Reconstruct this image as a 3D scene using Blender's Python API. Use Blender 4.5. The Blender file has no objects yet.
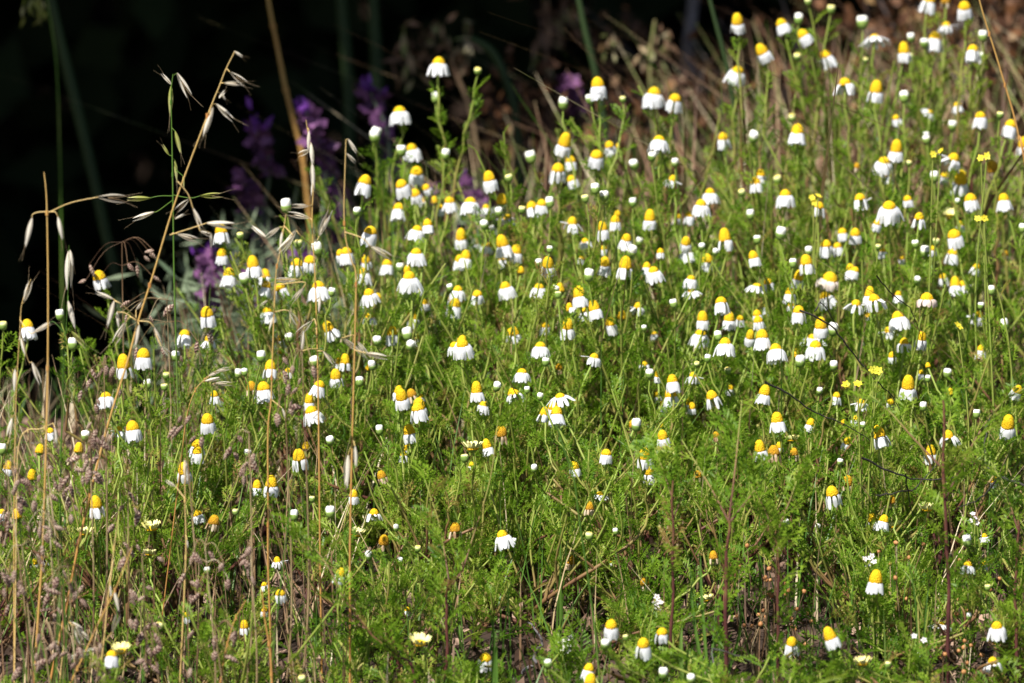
import bpy, math, random
import numpy as np
from mathutils import Vector, Matrix

R = math.radians
rng = np.random.default_rng(7)
random.seed(7)
sc = bpy.context.scene
C = sc.collection

# ------------------------------------------------------------------ camera, light, exposure
CAM_Y, CAM_Z, PITCH = -2.5, 0.62, 7.0
W, H, FPX = 1024, 683, 150.0 / 36.0 * 1024
cam_d = bpy.data.cameras.new('camera')
cam = bpy.data.objects.new('camera', cam_d)
C.objects.link(cam)
cam.location = (0, CAM_Y, CAM_Z)
cam.rotation_euler = (R(90 - PITCH), 0, 0)
cam_d.lens = 150
cam_d.sensor_width = 36
cam_d.clip_start = 0.05
cam_d.clip_end = 200
cam_d.dof.use_dof = True
cam_d.dof.focus_distance = 2.70
cam_d.dof.aperture_fstop = 8.0
cam_d.dof.aperture_blades = 9
sc.camera = cam

SUN_EL, SUN_AZ = 52.0, 215.0          # azimuth: compass degrees from +Y, clockwise (215 = behind the camera, to its left)
world = bpy.data.worlds.new('World')
sc.world = world
world.use_nodes = True
nt = world.node_tree
bg = nt.nodes['Background']
sky = nt.nodes.new('ShaderNodeTexSky')
sky.sky_type = 'NISHITA'
sky.sun_disc = False
sky.sun_elevation = R(SUN_EL)
sky.sun_rotation = R(SUN_AZ)
nt.links.new(sky.outputs[0], bg.inputs[0])
bg.inputs[1].default_value = 0.05
sun_d = bpy.data.lights.new('sun', 'SUN')
sun_d.energy = 4.8
sun_d.angle = R(0.5)
sun_d.color = (1.0, 0.95, 0.87)
sun = bpy.data.objects.new('sun', sun_d)
C.objects.link(sun)
to_sun = Vector((math.sin(R(SUN_AZ)) * math.cos(R(SUN_EL)), math.cos(R(SUN_AZ)) * math.cos(R(SUN_EL)), math.sin(R(SUN_EL))))
sun.rotation_euler = to_sun.to_track_quat('Z', 'Y').to_euler()
sun.location = to_sun * 20
sc.view_settings.view_transform = 'Standard'
sc.view_settings.look = 'None'
sc.view_settings.exposure = 0.8
sc.view_settings.gamma = 1.0
sc.cycles.use_denoising = True
sc.cycles.max_bounces = 6
sc.cycles.transparent_max_bounces = 8

# ------------------------------------------------------------------ projection helpers
cp, sp = math.cos(R(PITCH)), math.sin(R(PITCH))


def at(px, py, d):
    """World point seen at pixel (px, py) standing d metres in front of the camera along the ground (world y = d - 2.5)."""
    u, v = (px - W / 2) / FPX, -(py - H / 2) / FPX
    f = np.array([0, cp, -sp])
    up = np.array([0, sp, cp])
    r = f + v * up + u * np.array([1.0, 0, 0])
    return np.array([0, CAM_Y, CAM_Z]) + r * (d / r[1])


def project(p):
    q = np.asarray(p) - np.array([0, CAM_Y, CAM_Z])
    z = q[..., 1] * cp - q[..., 2] * sp
    v = q[..., 1] * sp + q[..., 2] * cp
    return W / 2 + FPX * q[..., 0] / z, H / 2 - FPX * v / z


def sstep(a, b, x):
    t = np.clip((x - a) / (b - a), 0, 1)
    return t * t * (3 - 2 * t)


def ground(x, y):
    x, y = np.asarray(x, float), np.asarray(y, float)
    g = 0.08 + 0.13 * np.clip(y, -1.2, 0.6)
    far = np.clip(y - 0.6, 0, 3.4)
    g = g + far * (-0.13 + 0.19 * sstep(-0.15, 0.55, x))
    g = g + 2.6 * sstep(5.4, 9.0, y)  # bank added behind the wood to block low sky light
    return g + 0.006 * np.sin(x * 23 + 1.3) * np.sin(y * 19) + 0.01 * np.sin(x * 7.1 + y * 5.3)


D_NEAR, D_SPAN = 2.45, 0.68


def depth_of(py):
    return D_NEAR + (683 - py) / 683 * D_SPAN


def edge_y(px):
    """Image height of the top of the meadow at column px."""
    return np.interp(px, [-300, 0, 110, 200, 300, 380, 480, 600, 720, 800, 1400], [360, 345, 330, 250, 235, 150, 120, 90, 50, 0, -40])


# ------------------------------------------------------------------ mesh helpers
class MB:
    def __init__(self):
        self.v, self.q, self.t, self.a, self.n = [], [], [], [], 0
        self.qm, self.tm = [], []

    def add(self, v, quads=None, tris=None, attr=0.0, mat=0):
        v = np.asarray(v, float).reshape(-1, 3)
        if quads is not None and len(quads):
            q = np.asarray(quads, int).reshape(-1, 4)
            self.q.append(q + self.n)
            self.qm.append(np.full(len(q), mat))
        if tris is not None and len(tris):
            t = np.asarray(tris, int).reshape(-1, 3)
            self.t.append(t + self.n)
            self.tm.append(np.full(len(t), mat))
        self.v.append(v)
        self.a.append(np.broadcast_to(np.asarray(attr, float), (len(v),)))
        self.n += len(v)

    def tube(self, pts, rad, sides=5, attr=0.0, mat=0):
        p = np.asarray(pts, float)
        n = len(p)
        rad = np.broadcast_to(np.asarray(rad, float), (n,))
        attr = np.broadcast_to(np.asarray(attr, float), (n,))
        t = np.gradient(p, axis=0)
        t /= np.linalg.norm(t, axis=1, keepdims=True) + 1e-12
        ref = np.array([0.31, 0.95, 0.05]) if abs(t[0] @ np.array([0.31, 0.95, 0.05])) < 0.9 else np.array([1.0, 0, 0])
        a = np.cross(t, ref)
        a /= np.linalg.norm(a, axis=1, keepdims=True) + 1e-12
        b = np.cross(t, a)
        th = np.arange(sides) / sides * 2 * math.pi
        ring = p[:, None] + rad[:, None, None] * (np.cos(th)[None, :, None] * a[:, None] + np.sin(th)[None, :, None] * b[:, None])
        i = np.arange(n - 1)[:, None] * sides
        j = np.arange(sides)[None]
        k = (j + 1) % sides
        q = np.stack([i + j, i + k, i + sides + k, i + sides + j], -1).reshape(-1, 4)
        self.add(ring.reshape(-1, 3), q, attr=np.repeat(attr, sides), mat=mat)

    def lathe(self, prof, n=14, attr=0.0, mat=0, jit=0.0):
        prof = np.asarray(prof, float)
        th = np.arange(n) / n * 2 * math.pi
        m = len(prof)
        v = np.zeros((m, n, 3))
        v[..., 0] = prof[:, 0, None] * np.cos(th)
        v[..., 1] = prof[:, 0, None] * np.sin(th)
        v[..., 2] = prof[:, 1, None]
        if jit:
            v += rng.normal(0, jit, v.shape)
        i = np.arange(m - 1)[:, None] * n
        j = np.arange(n)[None]
        k = (j + 1) % n
        q = np.stack([i + j, i + k, i + n + k, i + n + j], -1).reshape(-1, 4)
        self.add(v.reshape(-1, 3), q, attr=attr, mat=mat)

    def merge(self, v, quads, attr, xf):
        self.add(v @ xf[:3, :3].T + xf[:3, 3], quads, attr=attr)

    def data(self):
        return np.concatenate(self.v), (np.concatenate(self.q) if self.q else np.zeros((0, 4), int)), np.concatenate(self.a)

    def mesh(self, name, mats, smooth=True):
        v = np.concatenate(self.v)
        q = np.concatenate(self.q) if self.q else np.zeros((0, 4), int)
        t = np.concatenate(self.t) if self.t else np.zeros((0, 3), int)
        me = bpy.data.meshes.new(name)
        me.vertices.add(len(v))
        me.vertices.foreach_set('co', v.ravel().astype(np.float32))
        me.loops.add(q.size + t.size)
        me.loops.foreach_set('vertex_index', np.concatenate([q.ravel(), t.ravel()]).astype(np.int32))
        me.polygons.add(len(q) + len(t))
        st = np.concatenate([np.arange(len(q)) * 4, q.size + np.arange(len(t)) * 3]).astype(np.int32)
        me.polygons.foreach_set('loop_start', st)
        mi = np.concatenate((self.qm if self.qm else []) + (self.tm if self.tm else [])).astype(np.int32)
        me.polygons.foreach_set('material_index', mi)
        me.polygons.foreach_set('use_smooth', np.full(len(q) + len(t), smooth))
        at_ = me.attributes.new('tone', 'FLOAT', 'POINT')
        at_.data.foreach_set('value', np.concatenate(self.a).astype(np.float32))
        me.update(calc_edges=True)
        for m in (mats if isinstance(mats, (list, tuple)) else [mats]):
            me.materials.append(m)
        return me


def link(name, me, parent=None, loc=None, mat4=None):
    o = bpy.data.objects.new(name, me)
    C.objects.link(o)
    if parent is not None:
        o.parent = parent
    if mat4 is not None:
        o.matrix_local = mat4
    elif loc is not None:
        o.location = loc
    return o


def tag(o, label, cat=None, group=None, kind=None):
    o['label'] = label
    if cat:
        o['category'] = cat
    if group:
        o['group'] = group
    if kind:
        o['kind'] = kind
    return o


def root(name, loc, label, cat, group=None):
    o = link(name, None, loc=tuple(float(c) for c in loc))
    return tag(o, label, cat, group, 'thing')


def bez(a, b, c, d, n=10):
    t = np.linspace(0, 1, n)[:, None]
    return (1 - t) ** 3 * a + 3 * (1 - t) ** 2 * t * b + 3 * (1 - t) * t * t * c + t ** 3 * d


def spline(pts, per=5):
    """Catmull-Rom through the points."""
    p = np.asarray(pts, float)
    if len(p) < 3:
        return p[0] + (p[-1] - p[0]) * np.linspace(0, 1, per + 1)[:, None]
    q = np.vstack([2 * p[0] - p[1], p, 2 * p[-1] - p[-2]])
    out = []
    for i in range(len(p) - 1):
        t = np.linspace(0, 1, per, endpoint=False)[:, None]
        a, b, c, d = q[i], q[i + 1], q[i + 2], q[i + 3]
        out.append(0.5 * (2 * b + (c - a) * t + (2 * a - 5 * b + 4 * c - d) * t * t + (3 * b - a - 3 * c + d) * t ** 3))
    out.append(p[-1:])
    return np.concatenate(out)


def frame(direction, roll=0.0, side=None):
    """3x3 whose x axis runs along direction."""
    x = np.asarray(direction, float)
    x = x / (np.linalg.norm(x) + 1e-12)
    s = np.array([0, 0, 1.0]) if abs(x[2]) < 0.95 else np.array([0, 1.0, 0])
    y = np.cross(s, x)
    y /= np.linalg.norm(y)
    z = np.cross(x, y)
    c, s_ = math.cos(roll), math.sin(roll)
    return np.stack([x, y * c + z * s_, z * c - y * s_], 1)


def rt(rot, loc, s=1.0):
    m = np.eye(4)
    m[:3, :3] = rot * s
    m[:3, 3] = loc
    return m


# ------------------------------------------------------------------ materials
def new_mat(name):
    m = bpy.data.materials.new(name)
    m.use_nodes = True
    n = m.node_tree.nodes
    return m, n, m.node_tree.links, n['Principled BSDF'], n['Material Output']


def ramp(n, stops):
    r = n.new('ShaderNodeValToRGB')
    e = r.color_ramp.elements
    while len(e) < len(stops):
        e.new(0.5)
    for el, (p, c) in zip(e, stops):
        el.position = p
        el.color = (*c, 1)
    return r


def organic(name, stops, source='noise', scale=30, rough=0.6, trans=0.0, trans_gain=1.4, bump=0.0, bscale=300, mixrand=0.35, spec=0.3):
    """A leafy or fibrous surface: colour from a ramp driven by the 'tone' attribute and/or noise, some variation by object and by leaf; thin parts let light through."""
    m, n, l, b, out = new_mat(name)
    r = ramp(n, stops)
    noise = n.new('ShaderNodeTexNoise')
    noise.inputs['Scale'].default_value = scale
    noise.inputs['Detail'].default_value = 3
    geo = n.new('ShaderNodeNewGeometry')
    tc = n.new('ShaderNodeTexCoord')
    l.new(geo.outputs['Position'], noise.inputs['Vector'])
    add = n.new('ShaderNodeMath')
    add.operation = 'MULTIPLY_ADD'
    sub = n.new('ShaderNodeMath')
    sub.operation = 'SUBTRACT'
    sub.inputs[1].default_value = 0.5
    l.new(geo.outputs['Random Per Island'], sub.inputs[0])
    l.new(sub.outputs[0], add.inputs[0])
    add.inputs[1].default_value = mixrand
    if source == 'noise':
        mr = n.new('ShaderNodeMapRange')
        mr.inputs[1].default_value, mr.inputs[2].default_value = 0.28, 0.72
        l.new(noise.outputs['Fac'], mr.inputs[0])
        l.new(mr.outputs[0], add.inputs[2])
    else:
        a = n.new('ShaderNodeAttribute')
        a.attribute_name = 'tone'
        mx = n.new('ShaderNodeMath')
        mx.operation = 'MULTIPLY_ADD'
        s2 = n.new('ShaderNodeMath')
        s2.operation = 'SUBTRACT'
        s2.inputs[1].default_value = 0.5
        l.new(noise.outputs['Fac'], s2.inputs[0])
        l.new(s2.outputs[0], mx.inputs[0])
        mx.inputs[1].default_value = 0.5
        l.new(a.outputs['Fac'], mx.inputs[2])
        l.new(mx.outputs[0], add.inputs[2])
    l.new(add.outputs[0], r.inputs[0])
    l.new(r.outputs[0], b.inputs['Base Color'])
    b.inputs['Roughness'].default_value = rough
    b.inputs['Specular IOR Level'].default_value = spec
    if bump:
        bt = n.new('ShaderNodeTexNoise')
        bt.inputs['Scale'].default_value = bscale
        bp = n.new('ShaderNodeBump')
        bp.inputs['Strength'].default_value = bump
        bp.inputs['Distance'].default_value = 0.002
        l.new(geo.outputs['Position'], bt.inputs['Vector'])
        l.new(bt.outputs['Fac'], bp.inputs['Height'])
        l.new(bp.outputs[0], b.inputs['Normal'])
    if trans:
        t = n.new('ShaderNodeBsdfTranslucent')
        g = n.new('ShaderNodeVectorMath')
        g.operation = 'SCALE'
        g.inputs['Scale'].default_value = trans_gain
        l.new(r.outputs[0], g.inputs[0])
        l.new(g.outputs[0], t.inputs[0])
        mix = n.new('ShaderNodeMixShader')
        mix.inputs[0].default_value = trans
        l.new(b.outputs[0], mix.inputs[1])
        l.new(t.outputs[0], mix.inputs[2])
        l.new(mix.outputs[0], out.inputs[0])
    return m


M = {}
M['leaf'] = organic('chamomile_leaf', [(0.0, (0.04, 0.115, 0.008)), (0.3, (0.12, 0.24, 0.014)), (0.6, (0.225, 0.355, 0.026)), (0.78, (0.33, 0.42, 0.06)), (0.9, (0.42, 0.38, 0.09)), (1.0, (0.30, 0.19, 0.07))], source='tone', scale=14, trans=0.48, trans_gain=1.5, rough=0.45, mixrand=0.25)
M['stem'] = organic('chamomile_stem', [(0.0, (0.24, 0.34, 0.055)), (0.3, (0.24, 0.26, 0.055)), (0.55, (0.20, 0.115, 0.05)), (0.72, (0.11, 0.04, 0.03)), (0.85, (0.075, 0.022, 0.022)), (1.0, (0.04, 0.015, 0.013))], source='tone', scale=40, rough=0.5, mixrand=0.12)
M['petal'] = organic('daisy_petal', [(0.0, (0.80, 0.82, 0.87)), (0.7, (0.84, 0.855, 0.89)), (1.0, (0.66, 0.70, 0.80))], source='tone', scale=300, trans=0.3, trans_gain=1.0, rough=0.55, mixrand=0.2)  # grey-blue shading painted into the colour towards the petal tips
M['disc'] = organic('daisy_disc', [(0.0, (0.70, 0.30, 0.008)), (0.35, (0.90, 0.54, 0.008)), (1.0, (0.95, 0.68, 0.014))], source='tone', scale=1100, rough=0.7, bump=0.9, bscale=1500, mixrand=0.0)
M['old_disc'] = organic('withered_disc', [(0.0, (0.32, 0.14, 0.015)), (0.5, (0.62, 0.32, 0.012)), (1.0, (0.86, 0.52, 0.012))], source='tone', scale=900, rough=0.8, bump=1.0, bscale=1500, mixrand=0.0)
M['old_petal'] = organic('withered_petal', [(0.0, (0.72, 0.62, 0.47)), (0.5, (0.66, 0.5, 0.34)), (1.0, (0.42, 0.25, 0.13))], source='noise', scale=260, trans=0.25, trans_gain=1.0, mixrand=0.5)
M['bud'] = organic('bud_white', [(0.0, (0.62, 0.66, 0.36)), (0.4, (0.84, 0.84, 0.76)), (1.0, (0.88, 0.88, 0.84))], source='tone', scale=300, rough=0.6, mixrand=0.1)
M['cream'] = organic('bud_cream', [(0.0, (0.52, 0.58, 0.16)), (0.5, (0.80, 0.78, 0.40)), (1.0, (0.84, 0.70, 0.12))], source='tone', scale=300, rough=0.6, mixrand=0.1)
M['pink'] = organic('pinkish_petal', [(0.0, (0.82, 0.74, 0.70)), (1.0, (0.72, 0.58, 0.50))], source='noise', scale=200, trans=0.25, trans_gain=1.0)
M['cup'] = organic('green_cup', [(0.0, (0.12, 0.22, 0.03)), (1.0, (0.24, 0.34, 0.08))], scale=200)
M['straw'] = organic('oat_straw', [(0.0, (0.62, 0.46, 0.20)), (0.5, (0.52, 0.33, 0.10)), (1.0, (0.42, 0.19, 0.055))], source='tone', scale=50, rough=0.45, mixrand=0.1)
M['husk'] = organic('oat_husk', [(0.0, (0.86, 0.83, 0.76)), (0.65, (0.80, 0.74, 0.62)), (1.0, (0.42, 0.28, 0.15))], source='tone', scale=120, trans=0.4, trans_gain=1.1, rough=0.4, mixrand=0.35)
M['green_husk'] = organic('green_oat_husk', [(0.0, (0.62, 0.60, 0.34)), (0.5, (0.38, 0.40, 0.10)), (1.0, (0.22, 0.27, 0.05))], source='tone', scale=120, trans=0.4, trans_gain=1.1, mixrand=0.3)
M['awn'] = organic('oat_awn', [(0.0, (0.30, 0.20, 0.11)), (1.0, (0.55, 0.44, 0.28))], scale=90)
M['briza'] = organic('quaking_grass_scale', [(0.0, (0.06, 0.022, 0.025)), (0.3, (0.14, 0.06, 0.055)), (0.6, (0.46, 0.33, 0.24)), (1.0, (0.82, 0.73, 0.58))], source='tone', scale=40, rough=0.5, mixrand=0.25, trans=0.15)
M['grass'] = organic('green_grass', [(0.0, (0.05, 0.13, 0.02)), (0.6, (0.11, 0.22, 0.035)), (1.0, (0.24, 0.30, 0.08))], scale=9, trans=0.3, rough=0.4)
M['dry'] = organic('dry_grass', [(0.0, (0.09, 0.05, 0.03)), (0.4, (0.22, 0.13, 0.07)), (0.75, (0.44, 0.33, 0.18)), (1.0, (0.68, 0.58, 0.40))], scale=12, trans=0.15, mixrand=0.8, rough=0.55)
M['field'] = organic('brown_field', [(0.0, (0.09, 0.05, 0.03)), (0.35, (0.21, 0.12, 0.075)), (0.65, (0.31, 0.23, 0.13)), (0.8, (0.20, 0.24, 0.07)), (1.0, (0.46, 0.39, 0.26))], scale=12, trans=0.15, mixrand=0.9)
M['shade_grass'] = organic('shade_painted_grass', [(0.0, (0.012, 0.028, 0.008)), (1.0, (0.03, 0.055, 0.014))], scale=12)  # grass colour painted dark, standing in for shade on the far blades
M['litter'] = organic('litter', [(0.0, (0.04, 0.024, 0.016)), (0.5, (0.13, 0.075, 0.052)), (1.0, (0.36, 0.24, 0.18))], scale=20, mixrand=1.2, rough=0.8)
M['twig'] = organic('dead_twig', [(0.0, (0.02, 0.018, 0.018)), (1.0, (0.06, 0.05, 0.05))], scale=60, rough=0.7, bump=0.5)
M['grey_wood'] = organic('weathered_wood', [(0.0, (0.07, 0.062, 0.065)), (1.0, (0.19, 0.175, 0.185))], scale=50, rough=0.8, bump=0.5)
M['violet'] = organic('lavender_violet', [(0.0, (0.13, 0.03, 0.27)), (1.0, (0.24, 0.07, 0.42))], scale=50, trans=0.3)
M['lav_spike'] = organic('lavender_spike', [(0.0, (0.08, 0.028, 0.085)), (1.0, (0.19, 0.075, 0.19))], scale=60)
M['lav_leaf'] = organic('lavender_leaf', [(0.0, (0.10, 0.15, 0.085)), (1.0, (0.27, 0.33, 0.21))], scale=18, trans=0.15, mixrand=0.6)
M['rust'] = organic('dry_shrub_leaf', [(0.0, (0.025, 0.014, 0.008)), (0.45, (0.085, 0.035, 0.016)), (0.8, (0.17, 0.075, 0.03)), (1.0, (0.26, 0.16, 0.07))], scale=14, mixrand=0.9, trans=0.15)
M['yellow'] = organic('yellow_petal', [(0.0, (0.78, 0.62, 0.02)), (1.0, (0.88, 0.80, 0.10))], scale=100, trans=0.3, trans_gain=1.0)
M['tiny_white'] = organic('tiny_white_petal', [(0.0, (0.74, 0.66, 0.68)), (1.0, (0.86, 0.84, 0.86))], scale=200, trans=0.2, trans_gain=1.0)
M['seed'] = organic('seed_capsule', [(0.0, (0.28, 0.10, 0.035)), (1.0, (0.52, 0.26, 0.10))], scale=120, rough=0.5)
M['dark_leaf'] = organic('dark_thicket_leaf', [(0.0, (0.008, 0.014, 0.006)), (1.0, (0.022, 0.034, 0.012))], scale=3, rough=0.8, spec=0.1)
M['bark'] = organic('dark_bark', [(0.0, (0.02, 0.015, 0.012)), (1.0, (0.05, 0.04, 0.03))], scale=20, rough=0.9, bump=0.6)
M['soil'] = organic('soil', [(0.0, (0.016, 0.011, 0.008)), (0.5, (0.045, 0.028, 0.02)), (1.0, (0.11, 0.07, 0.05))], scale=35, rough=0.9, mixrand=0.0, bump=0.8, bscale=180)

# ------------------------------------------------------------------ the ground
xs = np.concatenate([np.linspace(-40, -3.2, 24), np.linspace(-3, 3, 150), np.linspace(3.2, 40, 24)])
ys = np.concatenate([np.linspace(-12, -1.2, 12), np.linspace(-1, 2, 120), np.linspace(2.1, 12, 60), np.linspace(13, 60, 14)])
X, Y = np.meshgrid(xs, ys)
v = np.stack([X, Y, ground(X, Y)], -1).reshape(-1, 3)
nx, ny = len(xs), len(ys)
i = (np.arange(ny - 1)[:, None] * nx + np.arange(nx - 1)[None]).ravel()
b_ = MB()
b_.add(v, np.stack([i, i + 1, i + nx + 1, i + nx], -1))
tag(link('ground', b_.mesh('ground', M['soil'])), 'brown bare earth under the meadow plants', kind='structure')


# ------------------------------------------------------------------ the dark wood behind
def leaf_cloud(b, pts, size, flat=0.0, wide=0.5):
    n = len(pts)
    d = rng.normal(size=(n, 3))
    d[:, 2] -= flat
    d /= np.linalg.norm(d, axis=1, keepdims=True)
    e = rng.normal(size=(n, 3))
    e -= (e * d).sum(1, keepdims=True) * d
    e /= np.linalg.norm(e, axis=1, keepdims=True)
    s = (np.asarray(size) * rng.uniform(0.6, 1.3, n))[:, None]
    v = np.stack([pts, pts + d * s * 0.5 + e * s * wide * 0.5, pts + d * s, pts + d * s * 0.5 - e * s * wide * 0.5], 1).reshape(-1, 3)
    b.add(v, np.arange(4 * n).reshape(-1, 4), attr=np.repeat(rng.uniform(0, 1, n), 4))


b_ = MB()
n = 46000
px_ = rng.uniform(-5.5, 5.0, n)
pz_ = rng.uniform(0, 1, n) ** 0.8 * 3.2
front = 3.1 - 1.2 * sstep(0.7, 1.8, pz_) + 0.35 * np.sin(px_ * 2.1) * np.sin(pz_ * 1.7 + px_)      # unseen overhang, shaped to shade the hollow
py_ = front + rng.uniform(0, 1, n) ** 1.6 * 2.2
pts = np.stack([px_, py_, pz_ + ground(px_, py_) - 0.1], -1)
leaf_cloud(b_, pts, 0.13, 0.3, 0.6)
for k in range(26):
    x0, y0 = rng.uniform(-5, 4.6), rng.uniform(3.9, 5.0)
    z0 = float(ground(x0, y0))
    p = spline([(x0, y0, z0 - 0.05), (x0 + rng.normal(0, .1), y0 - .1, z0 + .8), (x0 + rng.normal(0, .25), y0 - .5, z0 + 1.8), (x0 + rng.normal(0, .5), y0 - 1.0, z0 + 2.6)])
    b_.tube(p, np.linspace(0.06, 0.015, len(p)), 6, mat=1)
n = 26000  # low boughs above the view, added to shade the hollow and lavender
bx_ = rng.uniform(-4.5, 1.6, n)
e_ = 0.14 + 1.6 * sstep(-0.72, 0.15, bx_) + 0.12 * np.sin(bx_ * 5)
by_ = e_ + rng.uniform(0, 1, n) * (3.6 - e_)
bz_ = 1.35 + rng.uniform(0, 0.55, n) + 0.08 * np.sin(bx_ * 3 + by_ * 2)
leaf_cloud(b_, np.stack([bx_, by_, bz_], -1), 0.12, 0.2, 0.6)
n = 30000  # high unseen leaf crown, added to keep sun flecks off the hollow
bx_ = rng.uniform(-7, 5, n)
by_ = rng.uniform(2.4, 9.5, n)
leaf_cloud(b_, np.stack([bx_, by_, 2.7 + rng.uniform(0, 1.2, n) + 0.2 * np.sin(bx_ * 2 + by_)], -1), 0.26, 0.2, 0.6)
for k in range(9):  # limbs added to carry the unseen shade boughs
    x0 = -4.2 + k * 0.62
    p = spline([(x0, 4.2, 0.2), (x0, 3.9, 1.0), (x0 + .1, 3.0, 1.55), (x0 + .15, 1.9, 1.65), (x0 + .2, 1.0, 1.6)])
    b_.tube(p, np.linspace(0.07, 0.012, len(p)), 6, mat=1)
tag(link('thicket_and_shade_boughs', b_.mesh('thicket_and_shade_boughs', [M['dark_leaf'], M['bark']])), 'near black shaded woodland thicket behind the meadow, plus unseen boughs added for shade', kind='stuff')

# ------------------------------------------------------------------ chamomile leaf templates (feathery, twice pinnate)
def feather(nseg=8, L=1.0, wid=0.34):
    b = MB()
    t = np.linspace(0, 1, nseg + 1)
    spine = np.stack([t * L, 0.03 * np.sin(t * 5 + rng.uniform(0, 6)), 0.16 * t - 0.22 * t * t], -1)
    b.tube(spine, np.linspace(0.022, 0.010, nseg + 1) * L, 3)
    for k in range(1, nseg + 1):
        for s in (-1, 1):
            if rng.uniform() < 0.06:
                continue
            l = wid * L * (0.5 + 0.9 * math.sin(math.pi * (0.12 + 0.8 * k / nseg))) * rng.uniform(0.7, 1.2)
            a = R(rng.uniform(38, 62))
            for (fr, da, ln) in ((0.0, 0.0, 1.0), (0.35, 0.8, 0.55), (0.5, -0.7, 0.45)):
                aa = a + da
                o = spine[k] + np.array([math.cos(a), s * math.sin(a), 0.12]) * l * fr
                d = np.array([math.cos(aa), s * math.sin(aa), rng.uniform(-0.1, 0.45)])
                d /= np.linalg.norm(d)
                w = np.cross(d, [0, 0.2, 1])
                w /= np.linalg.norm(w)
                w = w * 0.030 * L + np.array([0, 0, 0.014 * L])
                e = o + d * l * ln
                m = o + d * l * ln * 0.55
                b.add([o, m + w, e, m - w], [[0, 1, 2, 3]])
    return b.data()


FEATHERS = [feather(n_, 1.0, w_) for n_, w_ in ((5, .32), (5, .38), (6, .34), (6, .40), (7, .30), (7, .34))]


OFF = np.zeros(3)
TONE = 0.0
HEADS = np.zeros((0, 4))


def put_feather(b, loc, direction, length, roll=0.0):
    dn = np.asarray(direction, float)
    dn = dn / (np.linalg.norm(dn) + 1e-9)
    for t_ in (0.25, 0.7):
        w_ = np.asarray(loc) + OFF + dn * length * t_
        hx, hy = project(w_)
        hit = (np.abs(HEADS[:, 0] - hx) < HEADS[:, 2]) & (np.abs(HEADS[:, 1] - hy) < HEADS[:, 2] * 1.15) & (HEADS[:, 3] > w_[1] - 0.004)
        if hit.any() and rng.uniform() < 0.9:
            return
    v, q, a = FEATHERS[rng.integers(len(FEATHERS))]
    tone = 0.92 if rng.uniform() < 0.05 else float(np.clip(rng.normal(0.46 + TONE, 0.13), 0.05, 0.8))
    b.merge(v, q, tone, rt(frame(direction, roll), loc, length))


# ------------------------------------------------------------------ flower head templates (unit = width of the disc)
def petals_mb(n, length, width, drop, spread, notch=True, gaps=0.0, curl=0.0, odd=None, jitter=6):
    """n ray petals leaving the disc's rim; drop = degrees below the horizontal at the tip, spread = at the base."""
    b = MB()
    for k in range(n):
        if rng.uniform() < gaps:
            continue
        th = 2 * math.pi * (k + rng.uniform(-0.15, 0.15)) / n
        dr = drop + rng.normal(0, jitter)
        L = length * rng.uniform(0.88, 1.08)
        Wd = width * rng.uniform(0.85, 1.12)
        st = spread
        if odd and k in odd:
            dr, st, L = odd[k], odd[k] * 0.5, L * 1.05
        m = 6
        pts, cur = [], np.array([0.43, 0.0, 0.0])
        for i in range(m + 1):
            t = i / m
            a = R(st + (dr - st) * min(1, t * 2.2) + curl * t)
            pts.append(cur.copy())
            cur = cur + np.array([math.cos(a), 0, -math.sin(a)]) * L / m
        pts = np.array(pts)
        tt = np.linspace(0, 1, m + 1)
        w = Wd * (0.45 + 0.55 * np.minimum(1, tt * 3)) * np.where(tt > 0.95, 0.62, 1.0)
        nrm = np.gradient(pts, axis=0)
        nrm = np.stack([nrm[:, 2], np.zeros(m + 1), -nrm[:, 0]], -1)
        nrm /= np.linalg.norm(nrm, axis=1, keepdims=True)
        rows = []
        for u in (-0.5, -0.2, 0.0, 0.2, 0.5):
            bow = 0.15 * (1 - (2 * u) ** 2) - (0.05 if u == 0 else 0)
            r = pts - nrm * (bow * Wd * 0.9)
            r[:, 1] += u * w
            if notch and u in (-0.2, 0.2, ):
                r[-1] += (pts[-1] - pts[-2]) * 0.35
            rows.append(r)
        g = np.stack(rows, 1)
        tw = rng.normal(0, 0.12)
        g[..., 1] += tw * (g[..., 0] - 0.43)
        c, s = math.cos(th), math.sin(th)
        g = g @ np.array([[c, s, 0], [-s, c, 0], [0, 0, 1]])
        i = (np.arange(m)[:, None] * 5 + np.arange(4)[None]).ravel()
        b.add(g.reshape(-1, 3), np.stack([i, i + 1, i + 6, i + 5], -1), attr=np.repeat(tt * 0.5, 5) + rng.uniform(0, 0.35))
    return b


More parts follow.
